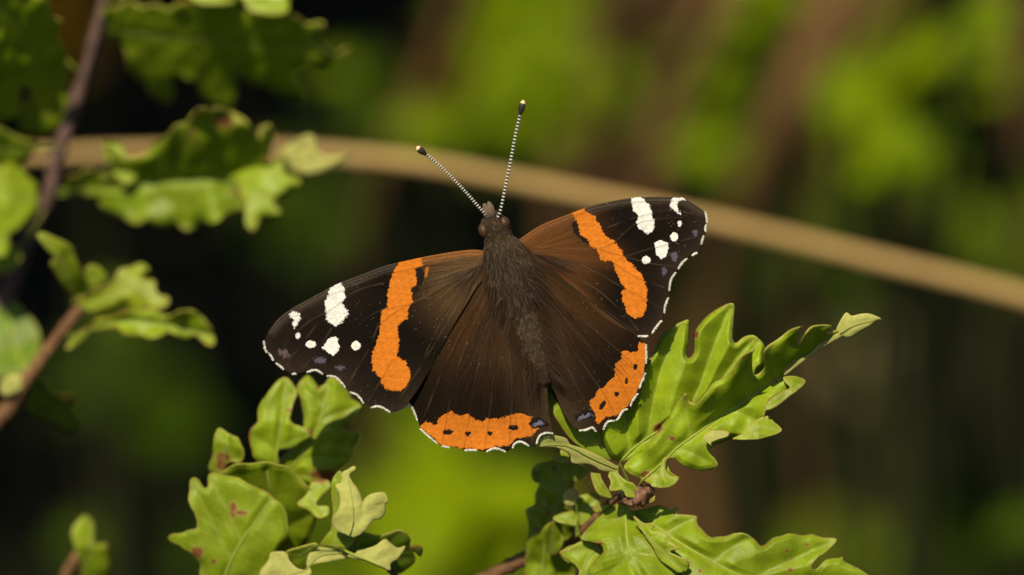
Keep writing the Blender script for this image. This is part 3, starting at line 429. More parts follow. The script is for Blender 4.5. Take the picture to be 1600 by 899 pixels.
SH = [ # px, py, depth, rx, ry, leaves, leaf size, tone, label
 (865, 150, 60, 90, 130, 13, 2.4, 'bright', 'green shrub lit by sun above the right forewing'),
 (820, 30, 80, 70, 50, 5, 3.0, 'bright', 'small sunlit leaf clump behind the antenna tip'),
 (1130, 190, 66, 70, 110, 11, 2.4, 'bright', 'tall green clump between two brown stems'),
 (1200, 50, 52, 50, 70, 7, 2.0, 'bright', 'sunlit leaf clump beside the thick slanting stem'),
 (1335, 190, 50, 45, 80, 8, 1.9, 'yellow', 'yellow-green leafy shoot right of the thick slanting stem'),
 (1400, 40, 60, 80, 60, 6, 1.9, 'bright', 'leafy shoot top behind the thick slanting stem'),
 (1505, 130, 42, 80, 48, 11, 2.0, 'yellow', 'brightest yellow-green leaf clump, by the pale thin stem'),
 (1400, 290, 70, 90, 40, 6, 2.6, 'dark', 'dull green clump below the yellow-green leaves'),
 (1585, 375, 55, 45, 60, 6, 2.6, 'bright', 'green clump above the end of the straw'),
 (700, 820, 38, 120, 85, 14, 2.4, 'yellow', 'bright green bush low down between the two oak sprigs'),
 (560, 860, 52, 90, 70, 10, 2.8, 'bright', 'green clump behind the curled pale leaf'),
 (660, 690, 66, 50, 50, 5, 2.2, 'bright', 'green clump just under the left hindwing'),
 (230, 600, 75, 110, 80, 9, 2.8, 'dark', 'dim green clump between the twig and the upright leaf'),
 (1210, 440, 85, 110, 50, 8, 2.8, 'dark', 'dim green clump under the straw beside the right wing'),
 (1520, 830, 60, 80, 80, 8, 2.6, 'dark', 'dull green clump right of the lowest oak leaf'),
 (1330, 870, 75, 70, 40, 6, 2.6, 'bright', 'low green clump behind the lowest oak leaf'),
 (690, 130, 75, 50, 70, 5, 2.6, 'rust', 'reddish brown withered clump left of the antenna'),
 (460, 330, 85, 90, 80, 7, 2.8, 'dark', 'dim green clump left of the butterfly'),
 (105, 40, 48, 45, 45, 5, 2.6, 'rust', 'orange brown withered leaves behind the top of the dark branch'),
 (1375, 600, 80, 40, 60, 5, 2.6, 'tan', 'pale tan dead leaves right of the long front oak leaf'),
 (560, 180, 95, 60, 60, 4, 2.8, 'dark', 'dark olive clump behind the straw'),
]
rs = np.random.default_rng(5)
LM = [(865, 150, 'green shrub above the right forewing'), (1240, 150, 'thick slanting stem'), (1500, 130, 'brightest yellow-green clump'), (700, 810, 'bright green bush between the oak sprigs'), (230, 600, 'dim clump beside the orange brown twig'), (1375, 600, 'pale tan dead leaves'), (1520, 830, 'dull clump beyond the lowest oak leaf'), (690, 130, 'reddish withered clump'), (1210, 440, 'dim clump under the straw'), (60, 420, 'dark purplish branch'), (1130, 190, 'tall clump between two brown stems'), (1585, 375, 'end of the straw')]
def near(x, y, off=0):
    a = min(LM, key=lambda l: math.hypot(l[0]-x, l[1]-y)); dx, dy = x-a[0], y-a[1]
    return ('just above the ' if dy < -60 else 'just below the ' if dy > 60 else 'right beside the ')+a[2]
for k in range(19):
    x, y = [(rs.uniform(520, 1600), rs.uniform(-10, 330)), (rs.uniform(1100, 1600), rs.uniform(380, 899)), (rs.uniform(-20, 420), rs.uniform(250, 899)), (rs.uniform(430, 860), rs.uniform(640, 899))][(0, 0, 1, 0, 2, 0, 3)[k % 7]]
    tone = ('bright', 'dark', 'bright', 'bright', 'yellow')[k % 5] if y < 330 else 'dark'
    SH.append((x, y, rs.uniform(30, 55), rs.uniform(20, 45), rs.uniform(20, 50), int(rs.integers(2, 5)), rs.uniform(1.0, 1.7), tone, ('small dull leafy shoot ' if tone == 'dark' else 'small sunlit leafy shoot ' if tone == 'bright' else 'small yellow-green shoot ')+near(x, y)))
for k in range(4):
    x = rs.uniform(560, 1600); y = rs.uniform(250, 520); l_ = rs.uniform(-40, 140); d_ = rs.uniform(34, 60)
    stem([(x-30, y+200, d_+3), (x, y, d_), (x+l_, y-300, d_-2), (x+l_*1.5, y-560, d_-3)], [.12, .10, .07], 'thin brown out of focus twig '+near(x, y-200))
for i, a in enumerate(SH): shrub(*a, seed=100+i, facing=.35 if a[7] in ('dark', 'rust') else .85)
# ---------------------------------------------------------------- unseen oak, added out of frame so that its shade keeps the background dark
def shade_tree():
    t = thing('added_shade_oak', (-190, 190, 0), 'unseen oak tree added out of frame to shade the ground behind', 'tree')
    tube('trunk', np.array([[-190, 190, -3], [-188, 190, 40], [-180, 188, 80], [-165, 185, 120], [-150, 180, 150]], float), [14, 11, 9, 7, 4], M_TWIGD, t, 12, .08)
    for k in range(9):
        e = np.array([RNG.uniform(-110, 40), 70+k*24, RNG.uniform(98, 125)]); b = np.array([-180+k*2, 188, 80+k*7.]); tube('limb', smoothpts(np.array([b, (b+e)/2+[0, 0, 12], e]), 6, False), [4, 2, .6], M_TWIGD, t, 7, .08, k)
    n = 8500; c = np.column_stack([RNG.uniform(-130, 45, n), RNG.uniform(48, 300, n), RNG.uniform(86, 128, n)])
    c[:, 2] += 8*np.sin(c[:, 0]*.07)*np.cos(c[:, 1]*.05)
    u = RNG.normal(size=(n, 3))*[1, 1, .5]; u /= np.linalg.norm(u, axis=1)[:, None]; nn = RNG.normal(size=(n, 3))*.5+[0, 0, 1]; v = np.cross(nn, u); v /= np.linalg.norm(v, axis=1)[:, None]; L = RNG.uniform(3.5, 5.5, n)[:, None]
    V = np.stack([c-u*L, c+v*L*.5, c+u*L, c-v*L*.5], 1).reshape(-1, 3); F = np.arange(4*n).reshape(-1, 4)
    o = mesh('crown', V, F, [M_TOP], t, col=np.repeat(GREEN*.6*RNG.uniform(.7, 1.2, n)[:, None], 4, 0)); o['kind'] = 'stuff'
shade_tree()
# ---------------------------------------------------------------- butterfly
def T1(*p): return Z(400, 380, 4.495, *p)
def T2(*p): return Z(560, 380, 4.495, *p)
def T3(*p): return Z(500, 520, 4.495, *p)
def T4(*p): return Z(680, 520, 4.495, *p)
def T5(*p): return Z(720, 300, 4.495, *p)
def T6(*p): return Z(880, 300, 3.746, *p)
def T7(*p): return Z(840, 500, 4.495, *p)
def ell(c, rx, ry, n=14, ang=0):
    t = np.linspace(0, 6.283, n, endpoint=False); x = np.cos(t)*rx; y = np.sin(t)*ry; a = R(ang); return np.stack([c[0]+x*math.cos(a)-y*math.sin(a), c[1]+x*math.sin(a)+y*math.cos(a)], 1)
AX0 = np.array([772., 350.]); AX1 = np.array([850., 592.]); AXD = (AX1-AX0)/np.linalg.norm(AX1-AX0); AXN = np.array([-AXD[1], AXD[0]])
def body_off(q): return np.abs((q-AX0)@AXN)/PPC
def wing(parent, name, outline, depth_fn, colour_fn, marks, veins, fringe, step=.95, label=None):
    o = smoothpts(outline, 3); q, f = grid(o, step); d = depth_fn(q)
    vd = np.full(len(q), 99.)
    for v in veins: vd = np.minimum(vd, seg_dist(q, smoothpts(v, 4, False))[0])
    d = d-.0035*np.exp(-(vd/1.6)**2)+.003*(1-np.exp(-(vd/9)**2))+.010*waves(q, 77, .05)
    de = seg_dist(q, o, True)[0]; c = colour_fn(q, de)
    c = mixc(c, [.11, .075, .045], np.exp(-(vd/.8)**2)*np.clip(.18+.4*waves(q, 5, .12), 0, 1))
    V = P(q[:, 0], q[:, 1], d); cen = q[f].mean(1)
    jit = np.stack([waves(cen, 11, .55)+waves(cen, 12, 1.4), waves(cen, 13, .55)+waves(cen, 14, 1.4)], 1)*1.6+RNG.normal(size=cen.shape)*.5
    cls = np.zeros(len(f), int)
    for k, (nm, poly, col, jj) in enumerate(marks): cls[inside(cen+jit*jj, poly)] = k+1
    def part(k, nm, par, colr):
        ff = f[cls == k]
        if len(ff) == 0: return None
        us, inv = np.unique(ff, return_inverse=True); cc = c[us] if colr is None else np.array(colr)*(1+.13*waves(q[us], 31+k, .05)+.16*waves(q[us], 41+k, .5)+.05*RNG.normal(size=len(us)))[:, None].clip(.5, 1.4)
        if colr is not None: cc = mixc(cc, np.array(colr)*.62, np.exp(-(vd[us]/1.0)**2)*.8)
        b = mesh(nm, V[us], inv.reshape(ff.shape), M_WING, par, col=cc)
        s = b.modifiers.new('thickness', 'SOLIDIFY'); s.thickness = .012; s.offset = -1; s.use_rim = True
        return b
    w = part(0, name, parent, None)
    if label: w['label'] = label
    for k, (nm, poly, col, jj) in enumerate(marks): part(k+1, nm, w, col)
    roots = []; dirs = []; cols = []; lens = []
    for seg in fringe:
        s = smoothpts(seg, 6, False); L = np.linalg.norm(np.diff(s, axis=0), axis=1).sum(); n = int(L*14); al = np.concatenate([[0], np.cumsum(np.linalg.norm(np.diff(s, axis=0), axis=1))])
        a = RNG.uniform(0, L, n); p = np.stack([np.interp(a, al, s[:, 0]), np.interp(a, al, s[:, 1])], 1); _, nr, arc, _, _ = seg_dist(p, o, True)
        cen0 = o.mean(0); out = p-cen0; tng = np.stack([np.interp(a+1, al, s[:, 0])-np.interp(a-1, al, s[:, 0]), np.interp(a+1, al, s[:, 1])-np.interp(a-1, al, s[:, 1])], 1); nn = np.stack([-tng[:, 1], tng[:, 0]], 1); nn /= np.linalg.norm(nn, axis=1)[:, None]+1e-9
        nn *= np.sign((nn*out).sum(1))[:, None]; p = p-nn*(RNG.uniform(0, 1, n)*(.5+1.4*np.sin(np.pi*a/L)**.7)-.3)[:, None]; dd = depth_fn(p)-.012; e = p+nn*4+RNG.normal(size=(n, 2))*1.1
        r = P(p[:, 0], p[:, 1], dd); roots.append(r); dirs.append(P(e[:, 0], e[:, 1], dd-RNG.uniform(-.006, .01, n))-r); lens.append(RNG.uniform(.006, .028, n)); cols.append(np.array([.72, .71, .64])*RNG.uniform(.75, 1.05, n)[:, None])
    if roots: strands('fringe', np.concatenate(roots), np.concatenate(dirs), np.concatenate(lens), .0028, np.concatenate(cols), M_HAIR, w)
    return w
OR = (.48, .143, .014); WH = (.60, .60, .57); LIL = (.075, .066, .09); BL = (.11, .115, .16); BK = (.012, .009, .008)
DARK = np.array([.0055, .0038, .0027]); BASEL = np.array([755., 412.]); BASER = np.array([822., 392.])
def speckle(q, c, amt=.35):
    n = RNG.uniform(0, 1, len(q)); c = c*(1+amt*(n-.5)[:, None]); w = (n > .996)*RNG.uniform(.2, 1, len(q))*ss(.0, .6, waves(q, 60, .03)+.4); return mixc(c, [.30, .26, .20], w*.8)
def col_fore(base, lead, left):
    def fn(q, de):
        r = np.hypot(*(q-base).T); c = np.tile(DARK, (len(q), 1)); c *= (1+.3*waves(q, 21, .05))[:, None]
        inner = 1-ss(60, 165, r); ang = np.arctan2(q[:, 1]-base[1], q[:, 0]-base[0]); st = .5+.5*np.sin(ang*26)*np.sin(ang*61+1)
        bc = np.array([.050, .026, .011]) if left else np.array([.058, .025, .0085]); bc2 = np.array([.10, .062, .028]) if left else np.array([.12, .047, .013])
        c = mixc(c, bc, inner*.9); c = c*(1-(1-ss(0, 60, r))[:, None]*.0)+(bc2-bc)*((inner*st)*(1-ss(30, 150, r)))[:, None]
        if not left: c = mixc(c, [.085, .034, .010], (1-ss(70, 190, r))*ss(.3, .9, .5+.5*np.sin(ang*9+1.0))*.6)
        c = mixc(c, [.028, .018, .012], np.exp(-de/26)*ss(150, 240, r)*(.7+.4*waves(q, 23, .07)))                # browner outer margin
        dl, _, arc, _, L = seg_dist(q, lead); cost = np.exp(-(dl/11)**4); t = arc/L                              # the costa
        cc = np.zeros((len(q), 3)); cc[:] = [.045, .036, .026]; cc = cc*(1+.5*np.sin(dl*1.5))[:, None]
        o_w = 1-ss(.33, .37, t); c = mixc(c, [0, 0, 0], cost*.0); c = c*(1-(cost*(1-o_w)*.75)[:, None])+cc*(cost*(1-o_w)*.75)[:, None]
        oc = np.array([.20, .080, .022]) if left else np.array([.15, .062, .022]); ow = cost*o_w*(.72+.3*np.sin(dl*1.1+.8)); c = c*(1-ow[:, None])+oc*ow[:, None]
        return speckle(q, c.clip(.002, 1))
    return fn
def col_hind(base, left):
    def fn(q, de):
        r = np.hypot(*(q-base).T); ang = np.arctan2(q[:, 1]-base[1], q[:, 0]-base[0]); st = .5+.14*np.sin(ang*23+3*waves(q, 88, .02))+.10*np.sin(ang*61+2)
        c = np.tile(np.array([.009, .0055, .003]), (len(q), 1)); w = (1-ss(90, 215, r)); c = mixc(c, [.026, .0125, .0045], w*.8); c += np.array([.020, .008, .002])*(st*w)[:, None]
        b = body_off(q); c = mixc(c, [.060, .038, .020], np.exp(-(b/.42)**2)*.75*(.6+.5*st)); c = mixc(c, [.06, .028, .010], ss(.3, .9, waves(q, 41, .02))*w*.5)
        return speckle(q, c.clip(.002, 1))
    return fn
def butterfly():
    t = thing('butterfly', tuple(P(835, 640, .2)), 'dark brown butterfly with orange bands and white wing spots resting with wings spread', 'butterfly')
    dLF = lambda q: -.10-.02*body_off(q)-.008*body_off(q)**2+.05*np.sin(body_off(q)*1.6); dRF = lambda q: -.10-.02*body_off(q)-.012*body_off(q)**2+.05*np.sin(body_off(q)*1.6)
    dLH = lambda q: -.065-.02*body_off(q)-.008*body_off(q)**2+.05*np.sin(body_off(q)*1.6)+.14*ss(560, 700, q[:, 1]); dRH = lambda q: -.065-.02*body_off(q)-.012*body_off(q)**2+.05*np.sin(body_off(q)*1.6)+.16*ss(520, 680, q[:, 1])
    LFlead = np.concatenate([T2((855, 50), (740, 52), (600, 72), (440, 102), (290, 135), (180, 162)), T1((760, 215), (590, 280), (470, 340), (350, 405), (250, 462), (170, 520), (110, 590))])
    LF = np.concatenate([LFlead, T1((75, 650), (60, 700), (67, 745), (90, 780), (130, 825), (150, 850), (200, 888)), A((456.5, 584.5), (468, 583), (480, 581), (493, 578), (505, 584)), T3((50, 298), (110, 312), (150, 345), (180, 385), (210, 415), (260, 436), (290, 465), (310, 495), (360, 522), (420, 518), (495, 556), (535, 553)), A((634, 634), (645, 620), (660, 598), (680, 560), (700, 524), (725, 482), (748, 444), (768, 425), (772, 400))])
    band = np.concatenate([T2((285, 128), (440, 100), (460, 160), (400, 182), (412, 300), (372, 318), (378, 410), (352, 455), (347, 530), (270, 585), (292, 690), (268, 775)), T3((555, 90), (540, 165), (600, 200), (632, 270), (638, 310), (615, 370), (570, 405), (520, 410), (460, 395), (432, 360), (430, 320), (400, 300), (375, 270), (362, 200)), T2((90, 790), (110, 740), (150, 640), (155, 560), (162, 478), (202, 455), (205, 430), (210, 340), (225, 265), (245, 210))])
    mk = [('orange_band', band, OR, 1), ('orange_band', T2((470, 165), (500, 168), (478, 240), (462, 250), (468, 200)), (.30, .09, .012), .8),
          ('black_patch', T2((404, 182), (455, 180), (464, 250), (440, 300), (414, 300)), BK, .8), ('black_patch', T2((378, 312), (410, 305), (430, 330), (385, 368)), BK, .8),
          ('white_spot', T1((530, 308), (592, 272), (625, 330), (625, 385), (602, 430), (645, 475), (652, 500), (600, 565), (560, 588), (520, 560), (490, 530), (500, 490), (485, 440), (485, 400), (510, 350)), WH, 1.1),
          ('white_spot', T1((232, 500), (268, 478), (305, 500), (314, 530), (272, 598), (253, 570), (268, 535), (240, 522)), WH, 1.1), ('white_spot', T1(*ell((295, 652), 20, 23)), WH, .4), ('white_spot', T1(*ell((385, 712), 36, 27)), WH, .4),
          ('white_spot', T1((462, 735), (500, 680), (560, 656), (580, 700), (590, 750), (545, 792), (510, 772)), WH, .9), ('white_spot', T1(*ell((703, 722), 33, 33)), WH, .4),
          ('lilac_patch', T1(*ell((450, 825), 46, 22)), LIL, 1.6), ('lilac_patch', T1(*ell((592, 876), 42, 15)), LIL, 1.8), ('lilac_patch', T1(*ell((195, 775), 46, 24, ang=25)), (.085, .06, .06), 2.2)]
    vn = [np.concatenate([A((752, 412), (700, 430)), T2((500, 365), (350, 430), (160, 470), (40, 545))]), T2((830, 160), (640, 275), (500, 360), (280, 470), (140, 590), (60, 770), (0, 860)), T2((820, 180), (700, 380), (560, 600), (480, 760), (430, 899)),
          A((750, 415), (690, 520), (640, 600), (612, 640)), T1((899, 280), (700, 340), (520, 470), (360, 560), (200, 720)), T1((530, 600), (430, 760), (330, 880)), T1((430, 570), (300, 740), (220, 860)), T1((860, 560), (800, 740), (700, 890)), T3((500, 190), (430, 330), (340, 480)), T3((380, 60), (270, 240), (200, 360)), A((750, 398), (690, 410), (600, 430), (530, 455), (470, 480))]
    fr = [A((413.3, 533), (414, 544), (418, 551)), A((420, 551), (428, 563)), A((432, 567), (444, 577)), A((456, 584.5), (463, 583.5)), A((479, 581), (493, 578), (505, 584)), A((511, 586.5), (524, 589), (533, 597), (540, 605)), A((547, 612), (558, 617), (569, 630)), A((580, 636), (593, 635), (610, 643.5))]
    LH = np.concatenate([A((775, 425), (735, 462), (700, 530), (668, 585), (640, 620), (640, 631)), T3((690, 620), (705, 670), (760, 725), (830, 780)), T4((60, 798), (120, 800), (200, 822), (290, 824), (340, 834), (400, 814), (440, 816), (510, 834), (535, 800), (555, 778), (605, 764), (665, 796), (700, 790), (735, 722), (790, 700), (828, 715), (815, 650), (800, 560), (790, 450), (780, 320)), A((840, 540), (815, 480), (800, 430))])
    lhb = np.concatenate([A((657, 668), (664.6, 659), (672, 661)), T4((12, 650), (20, 600), (60, 575), (110, 550), (170, 585), (215, 570), (290, 612), (330, 625), (360, 600), (440, 605), (520, 580), (600, 568), (680, 592), (662, 640), (680, 672), (745, 662), (700, 705), (680, 730), (620, 738), (560, 748), (525, 795), (490, 800), (440, 800), (350, 822), (200, 812), (40, 792), (0, 745))])
    mk2 = [('orange_band', lhb, OR, 1), ('black_dot', T4(*ell((90, 700), 36, 18)), BK, .6), ('black_dot', T4(*ell((230, 712), 21, 17)), BK, .6), ('black_dot', T4(*ell((385, 708), 19, 15)), BK, .6), ('black_dot', T4(*ell((552, 668), 36, 18)), BK, .6),
           ('black_dot', T4((655, 640), (720, 590), (800, 640), (790, 660), (745, 668), (690, 678)), BK, .5), ('blue_patch', T4((680, 652), (728, 612), (772, 640), (735, 652), (700, 664)), BL, 1.3)]
    vn2 = [A((770, 440), (720, 560), (690, 690)), A((775, 440), (745, 580), (725, 700)), A((780, 450), (770, 600), (757, 702)), A((785, 460), (800, 600), (795, 700)), A((790, 470), (825, 620), (832, 690)), A((765, 435), (700, 560), (660, 660))]
    fr2 = [A((620, 643), (632, 637), (640, 632), (648, 645), (653, 657)), A((657, 669), (669, 681), (684, 692.5)), A((690, 697), (702, 698.5)), A((726, 703), (745, 703)), A((760, 705), (769, 701), (778, 701), (790, 705)), A((800, 700), (804, 693), (814, 690), (827, 696)), A((837, 694), (843, 681), (855, 676), (863, 679))]
    RFlead = np.concatenate([T5((430, 320), (560, 235), (700, 178), (850, 122)), T6((180, 78), (280, 55), (400, 35), (520, 28), (640, 28), (700, 35), (760, 65), (810, 100))])
    RF = np.concatenate([RFlead, T6((838, 140), (840, 190), (832, 240), (812, 300), (788, 350), (750, 372), (715, 395), (682, 440), (655, 480), (632, 530), (618, 590), (605, 640), (590, 710), (572, 755), (520, 822), (490, 842), (440, 838), (370, 800), (250, 710), (120, 610), (0, 510)), A((848, 412), (815, 402), (800, 385))])
    mk3 = [('orange_band', T6((40, 118), (110, 95), (190, 150), (215, 200), (250, 260), (300, 290), (340, 340), (360, 385), (420, 440), (470, 500), (492, 580), (487, 680), (460, 730), (420, 745), (370, 710), (350, 640), (340, 590), (365, 570), (330, 520), (300, 440), (285, 405), (230, 410), (195, 340), (155, 310), (140, 275), (100, 255), (85, 190), (75, 165)), OR, 1), ('black_patch', T6((52, 180), (78, 168), (86, 192), (100, 256), (138, 277), (150, 310), (110, 285), (60, 235)), BK, .8),
           ('white_spot', T6((398, 40), (440, 24), (500, 70), (520, 130), (538, 190), (520, 235), (490, 247), (440, 215), (430, 180), (440, 140), (405, 105)), WH, .9), ('white_spot', T6((640, 38), (700, 32), (718, 48), (672, 56), (667, 80), (687, 138), (650, 115), (620, 80)), WH, .9), ('white_spot', T6(*ell((682, 186), 13, 19)), WH, .3), ('white_spot', T6(*ell((650, 265), 23, 27)), WH, .3),
           ('white_spot', T6((533, 300), (570, 281), (612, 300), (618, 330), (602, 380), (575, 395), (545, 368)), WH, .4), ('white_spot', T6(*ell((485, 400), 25, 25)), WH, .3), ('lilac_patch', T6(*ell((650, 378), 24, 27)), LIL, 1.4), ('lilac_patch', T6(*ell((592, 470), 16, 28)), LIL, 1.4), ('lilac_patch', T6(*ell((772, 242), 14, 22)), LIL, 1.4)]
    vn3 = [np.concatenate([A((820, 385),), T6((0, 335), (160, 340), (290, 300), (420, 190), (560, 160), (700, 150))]), T6((-180, 360), (0, 390), (150, 450), (350, 560), (470, 620), (560, 680)), T6((-200, 380), (0, 470), (180, 560), (330, 690), (440, 810)), T6((-200, 390), (0, 510), (200, 660), (400, 810)), T6((260, 210), (420, 150), (600, 110), (760, 130)), T6((330, 390), (520, 330), (680, 290), (790, 260)), T6((200, 330), (360, 380), (520, 420), (660, 440)), T6((0, 170), (150, 110), (400, 60), (640, 50)), T6((290, 410), (430, 500), (590, 560))]
    fr3 = [T6((828, 115), (838, 150), (838, 180)), T6((834, 190), (829, 232)), T6((820, 255), (805, 310)), T6((785, 352), (752, 370)), T6((722, 388), (695, 415), (670, 448)), T6((655, 470), (630, 515), (617, 580)), T6((612, 618), (598, 660), (588, 708)), T6((575, 750), (545, 788), (518, 825)), T6((495, 840), (470, 845), (440, 840))]
    RH = np.concatenate([A((812, 400), (850, 425), (900, 460), (950, 500), (990, 522)), T7((730, 150), (758, 172), (764, 260), (757, 320), (753, 370), (735, 430), (705, 490), (665, 570), (640, 620), (600, 634), (565, 690), (540, 703), (490, 716), (455, 772), (430, 788), (415, 780), (385, 755), (340, 770), (290, 774), (240, 740), (205, 690), (165, 620), (130, 530), (85, 430), (60, 300)), A((835, 520), (812, 460), (805, 420))])
    mk4 = [('orange_band', T7((712, 150), (702, 222), (665, 230), (620, 215), (590, 230), (590, 270), (545, 310), (540, 400), (500, 430), (465, 480), (420, 490), (405, 540), (360, 575), (380, 630), (402, 660), (410, 715), (432, 730), (480, 680), (540, 678), (590, 640), (640, 600), (690, 530), (735, 425), (748, 370), (752, 310), (765, 260), (760, 172)), OR, .9), ('black_dot', T7(*ell((687, 330), 15, 24)), BK, .5), ('black_dot', T7(*ell((624, 430), 11, 23)), BK, .5), ('black_dot', T7(*ell((555, 523), 14, 17)), BK, .5), ('black_dot', T7(*ell((455, 602), 18, 37, ang=30)), BK, .6),
           ('black_dot', T7((262, 695), (275, 668), (345, 628), (402, 650), (396, 682), (340, 700), (290, 718)), BK, .5), ('blue_patch', T7((282, 692), (355, 650), (398, 668), (330, 692), (292, 712)), BL, 1.3)]
    vn4 = [A((830, 430), (900, 520), (960, 580), (985, 630)), A((830, 440), (890, 540), (940, 610), (962, 650)), A((835, 450), (880, 560), (915, 630), (935, 670)), A((830, 425), (910, 500), (980, 560), (1006, 590)), A((838, 470), (870, 570), (890, 640), (905, 670))]
    fr4 = [T7((756, 172), (763, 240), (757, 310)), T7((752, 372), (735, 425), (710, 480)), T7((700, 515), (665, 570), (648, 605)), T7((634, 622), (600, 635), (565, 690), (548, 700)), T7((540, 704), (490, 716), (457, 770)), T7((415, 782), (385, 755), (340, 770), (290, 774))]
    wing(t, 'hindwing', LH, dLH, col_hind(np.array([775., 435.]), True), mk2, vn2, fr2); wing(t, 'hindwing', RH, dRH, col_hind(np.array([825., 420.]), False), mk4, vn4, fr4)
    wing(t, 'forewing', LF, dLF, col_fore(BASEL, LFlead, True), mk, vn, fr); wing(t, 'forewing', RF, dRF, col_fore(BASER, RFlead, False), mk3, vn3, fr3)
    # body: one lofted surface, head to tail
    prof = A((764, 326, 3), (766, 334, 12), (770, 345, 20), (774, 358, 23), (778, 372, 22), (783, 384, 30), (790, 400, 37), (797, 420, 41), (804, 442, 39), (811, 464, 32), (817, 484, 26), (822, 502, 26), (828, 522, 25), (834, 542, 22), (840, 560, 18), (845, 576, 13), (849, 588, 8), (851, 595, 2))
    pr = smoothpts(prof, 5, False); n = len(pr); S = 28; V = []; C = []; k = 1/PPC
    cr = np.array([.075, .058, .038])
    for i in range(n):
        x, y, r = pr[i]; c = P(x, y, -.04); seg = 1+(.05*math.sin(i*1.55) if y > 478 else 0)
        for s in range(S):
            a = 6.283*s/S; V.append(c+r*k*seg*(math.cos(a)*(RGT*AXN[0]-UPV*AXN[1])+math.sin(a)*FWD*.66)); C.append(np.array([.05, .038, .022]) if y < 470 else np.array([.07, .048, .026])*(.75+.35*(seg > 1)))
    F = np.array([(i*S+s, i*S+(s+1) % S, (i+1)*S+(s+1) % S, (i+1)*S+s) for i in range(n-1) for s in range(S)])
    body = mesh('body', V, F, M_BODY, t, col=np.array(C))
    def ball(nm, c, ax, rad, mat, par, ns=16):
        V = []; F = []
        for i in range(ns+1):
            th = math.pi*i/ns
            for s in range(ns*2): ph = math.pi*s/ns; V.append(c+ax[0]*rad[0]*math.sin(th)*math.cos(ph)+ax[1]*rad[1]*math.sin(th)*math.sin(ph)+ax[2]*rad[2]*math.cos(th))
        for i in range(ns):
            for s in range(ns*2): F.append((i*ns*2+s, i*ns*2+(s+1) % (ns*2), (i+1)*ns*2+(s+1) % (ns*2), (i+1)*ns*2+s))
        return mesh(nm, V, F, mat, par)
    bx = RGT*AXN[0]-UPV*AXN[1]; by = RGT*AXD[0]-UPV*AXD[1]
    ball('eye', P(756, 361, -.10), (bx, by, FWD), (.075, .105, .10), M_EYE, body); ball('eye', P(788, 349, -.10), (bx, by, FWD), (.075, .10, .10), M_EYE, body)
    for (x0, y0, x1, y1) in ((764, 345, 756, 318), (770, 343, 763, 315)):
        tube('palp', path([(x0, y0, -.12), ((x0+x1)/2+1, (y0+y1)/2, -.18), (x1, y1, -.17)]), [.035, .055, .05, .012], M_BODY, body, 8, .1, col=np.tile([.12, .085, .06], (13*8, 1)))
    # antennae: ringed shafts with dark clubs and pale tips
    for (pts, ends) in (([(763, 340, -.16), (752, 328, -.22), (720, 292, -.30), (690, 262, -.36), (665, 241, -.40), (651, 230, -.42)], 1), ([(777, 342, -.16), (783, 325, -.22), (794, 272, -.30), (805, 215, -.36), (813, 178, -.40), (818, 157, -.42)], 1)):
        w = smoothpts(np.array(pts, float), 40, False); al = np.concatenate([[0], np.cumsum(np.linalg.norm(np.diff(w, axis=0), axis=1))]); L = al[-1]; nseg = 31; cl = .875*L; V = []; F = []; mi = []; S = 8; rings = []
        ts = []
        for i in range(nseg): a = cl*i/nseg; b = cl*(i+1)/nseg; ts += [(a, .013, 0), (a+(b-a)*.50, .012, 0), (a+(b-a)*.54, .022, 1), (b-(b-a)*.08, .022, 1)]
        for j, (a, rad, m) in enumerate(ts):
            p = np.array([np.interp(a, al, w[:, q]) for q in range(3)]); p2 = np.array([np.interp(min(a+1, L), al, w[:, q]) for q in range(3)]); c = P(*p); tg = P(*p2)-c; tg /= np.linalg.norm(tg); u = np.cross(tg, FWD); u /= np.linalg.norm(u); v = np.cross(tg, u)
            for s in range(S): V.append(c+rad*(math.cos(6.283*s/S)*u+math.sin(6.283*s/S)*v))
            if j:
                for s in range(S): F.append(((j-1)*S+s, (j-1)*S+(s+1) % S, j*S+(s+1) % S, j*S+s)); mi.append(1 if ts[j-1][2] and m else 0)
        an = mesh('antenna', V, np.array(F), [M_ANT_D, M_ANT_W], t, mi=mi)
        def at(a): return P(*[np.interp(a, al, w[:, q]) for q in range(3)])
        tube('club', np.array([at(a) for a in np.linspace(cl-1, L*.975, 9)]), [.014, .028, .042, .046, .040], M_ANT_D, an, 10); tube('tip', np.array([at(a) for a in np.linspace(L*.965, L*1.0, 5)]), [.042, .034, .014], M_ANT_T, an, 10)
    for (x0, y0, x1, y1, x2, y2, dz) in ((800, 440, 825, 540, 862, 620, .34), (806, 440, 850, 530, 878, 640, .34), (805, 450, 840, 570, 890, 660, .36), (796, 450, 812, 560, 858, 610, .36)):
        tube('leg', path([(x0, y0, .2), (x1, y1, .55), ((x1+x2)/2, (y1+y2)/2, .32), (x2, y2, dz)]), [.03, .025, .016, .012], M_ANT_D, t, 7)
    # hair: short and dense on the body, long and combed back over the hindwings
    m = 16000; i = RNG.uniform(4, n-2, m); y_ = np.interp(i, np.arange(n), pr[:, 1]); x_ = np.interp(i, np.arange(n), pr[:, 0]); r_ = np.interp(i, np.arange(n), pr[:, 2]); a = RNG.uniform(math.pi, 2*math.pi, m)
    nr = np.cos(a)[:, None]*bx+np.sin(a)[:, None]*FWD; root = P(x_, y_, np.full(m, -.04))+nr*(r_*k*.95)[:, None]*np.where(True, 1, 1); th = (y_ < 478)
    dv = nr*np.where(th, .30, .18)[:, None]+by*np.where(th, .9, .9)[:, None]+RNG.normal(size=(m, 3))*.28
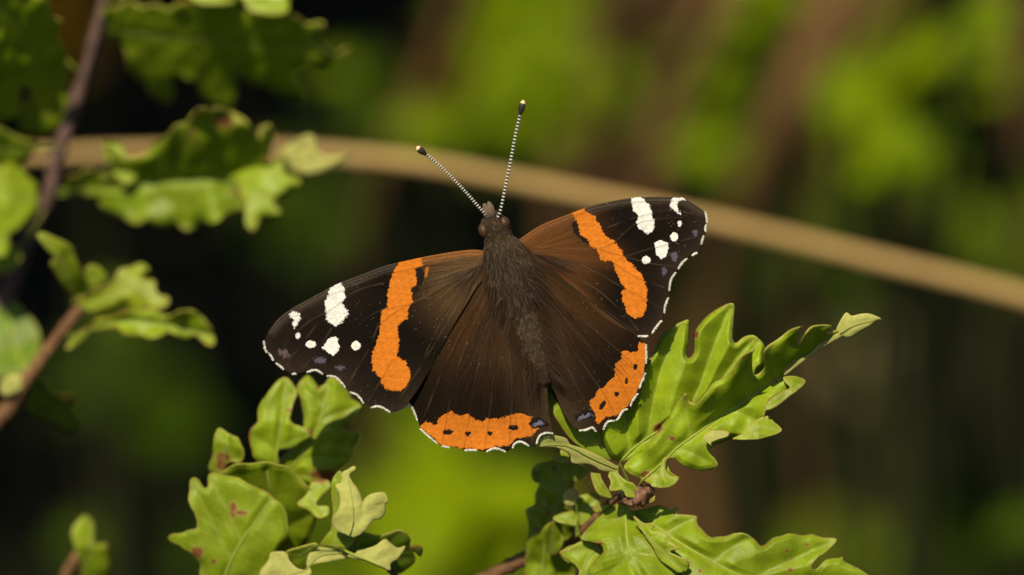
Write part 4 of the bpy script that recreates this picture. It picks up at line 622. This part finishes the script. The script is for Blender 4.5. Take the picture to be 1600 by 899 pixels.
    hc = np.where(th[:, None], [.050, .029, .011], [.066, .039, .016])*RNG.uniform(.45, 1.35, m)[:, None]; hc *= (1+.45*waves(np.stack([x_, y_+a*14], 1), 66, .16))[:, None]; hc *= np.where((x_ < 800)[:, None], [1, 1, 1], [.95, 1, 1.05])
    strands('fur', root, dv, np.where(y_ < 384, .05, np.where(th, RNG.uniform(.06, .19, m), RNG.uniform(.04, .09, m))), .0016, hc, M_HAIR, t)['kind'] = 'stuff'
    m = 4500; i = RNG.uniform(26, n-8, m); y_ = np.interp(i, np.arange(n), pr[:, 1]); x_ = np.interp(i, np.arange(n), pr[:, 0]); r_ = np.interp(i, np.arange(n), pr[:, 2]); sg = np.where(RNG.uniform(0, 1, m) < .5, -1., 1.)
    root = P(x_, y_, RNG.uniform(-.20, -.12, m))+sg[:, None]*bx*(r_*k*RNG.uniform(.6, .95, m))[:, None]; dv = sg[:, None]*bx*RNG.uniform(.2, .7, m)[:, None]+by+FWD*.10+RNG.normal(size=(m, 3))*.12
    strands('side_hair', root, dv, RNG.uniform(.12, .46, m), .0011, np.array([.050, .026, .0095])*RNG.uniform(.5, 1.3, m)[:, None], M_HAIR, t)['kind'] = 'stuff'
    for (base, a0, a1, rmin, rmax, df, m, px) in ((np.array([785., 440.]), 62, 118, 20, 200, dLH, 1500, LH), (np.array([828., 430.]), 42, 88, 20, 190, dRH, 1500, RH), (BASEL, 95, 160, 0, 50, dLF, 300, LF), (BASER, 10, 70, 0, 60, dRF, 800, RF)):
        an = np.radians(RNG.uniform(a0, a1, m)); rr = rmin+(rmax-rmin)*RNG.uniform(0, 1, m)**1.2; q = base+np.stack([np.cos(an), np.sin(an)], 1)*rr[:, None]; keep = inside(q, px); q = q[keep]; an = an[keep]+RNG.normal(size=keep.sum())*.06; mm = len(q); ln = RNG.uniform(16, 52, mm)
        e = q+np.stack([np.cos(an), np.sin(an)], 1)*ln[:, None]; kk = inside(e, px); q, e, ln = q[kk], e[kk], ln[kk]; mm = len(q); d0 = df(q)-.004; r0 = P(q[:, 0], q[:, 1], d0); r1 = P(e[:, 0], e[:, 1], df(e)-RNG.uniform(.006, .018, mm))
        strands('wing_hair', r0, r1-r0, ln/PPC, .0012, (np.array([.042, .019, .006])*(1-.55*ss(60, 200, np.hypot(*(q-base).T)))[:, None])*RNG.uniform(.55, 1.25, mm)[:, None], M_HAIR, t)['kind'] = 'stuff'
butterfly()
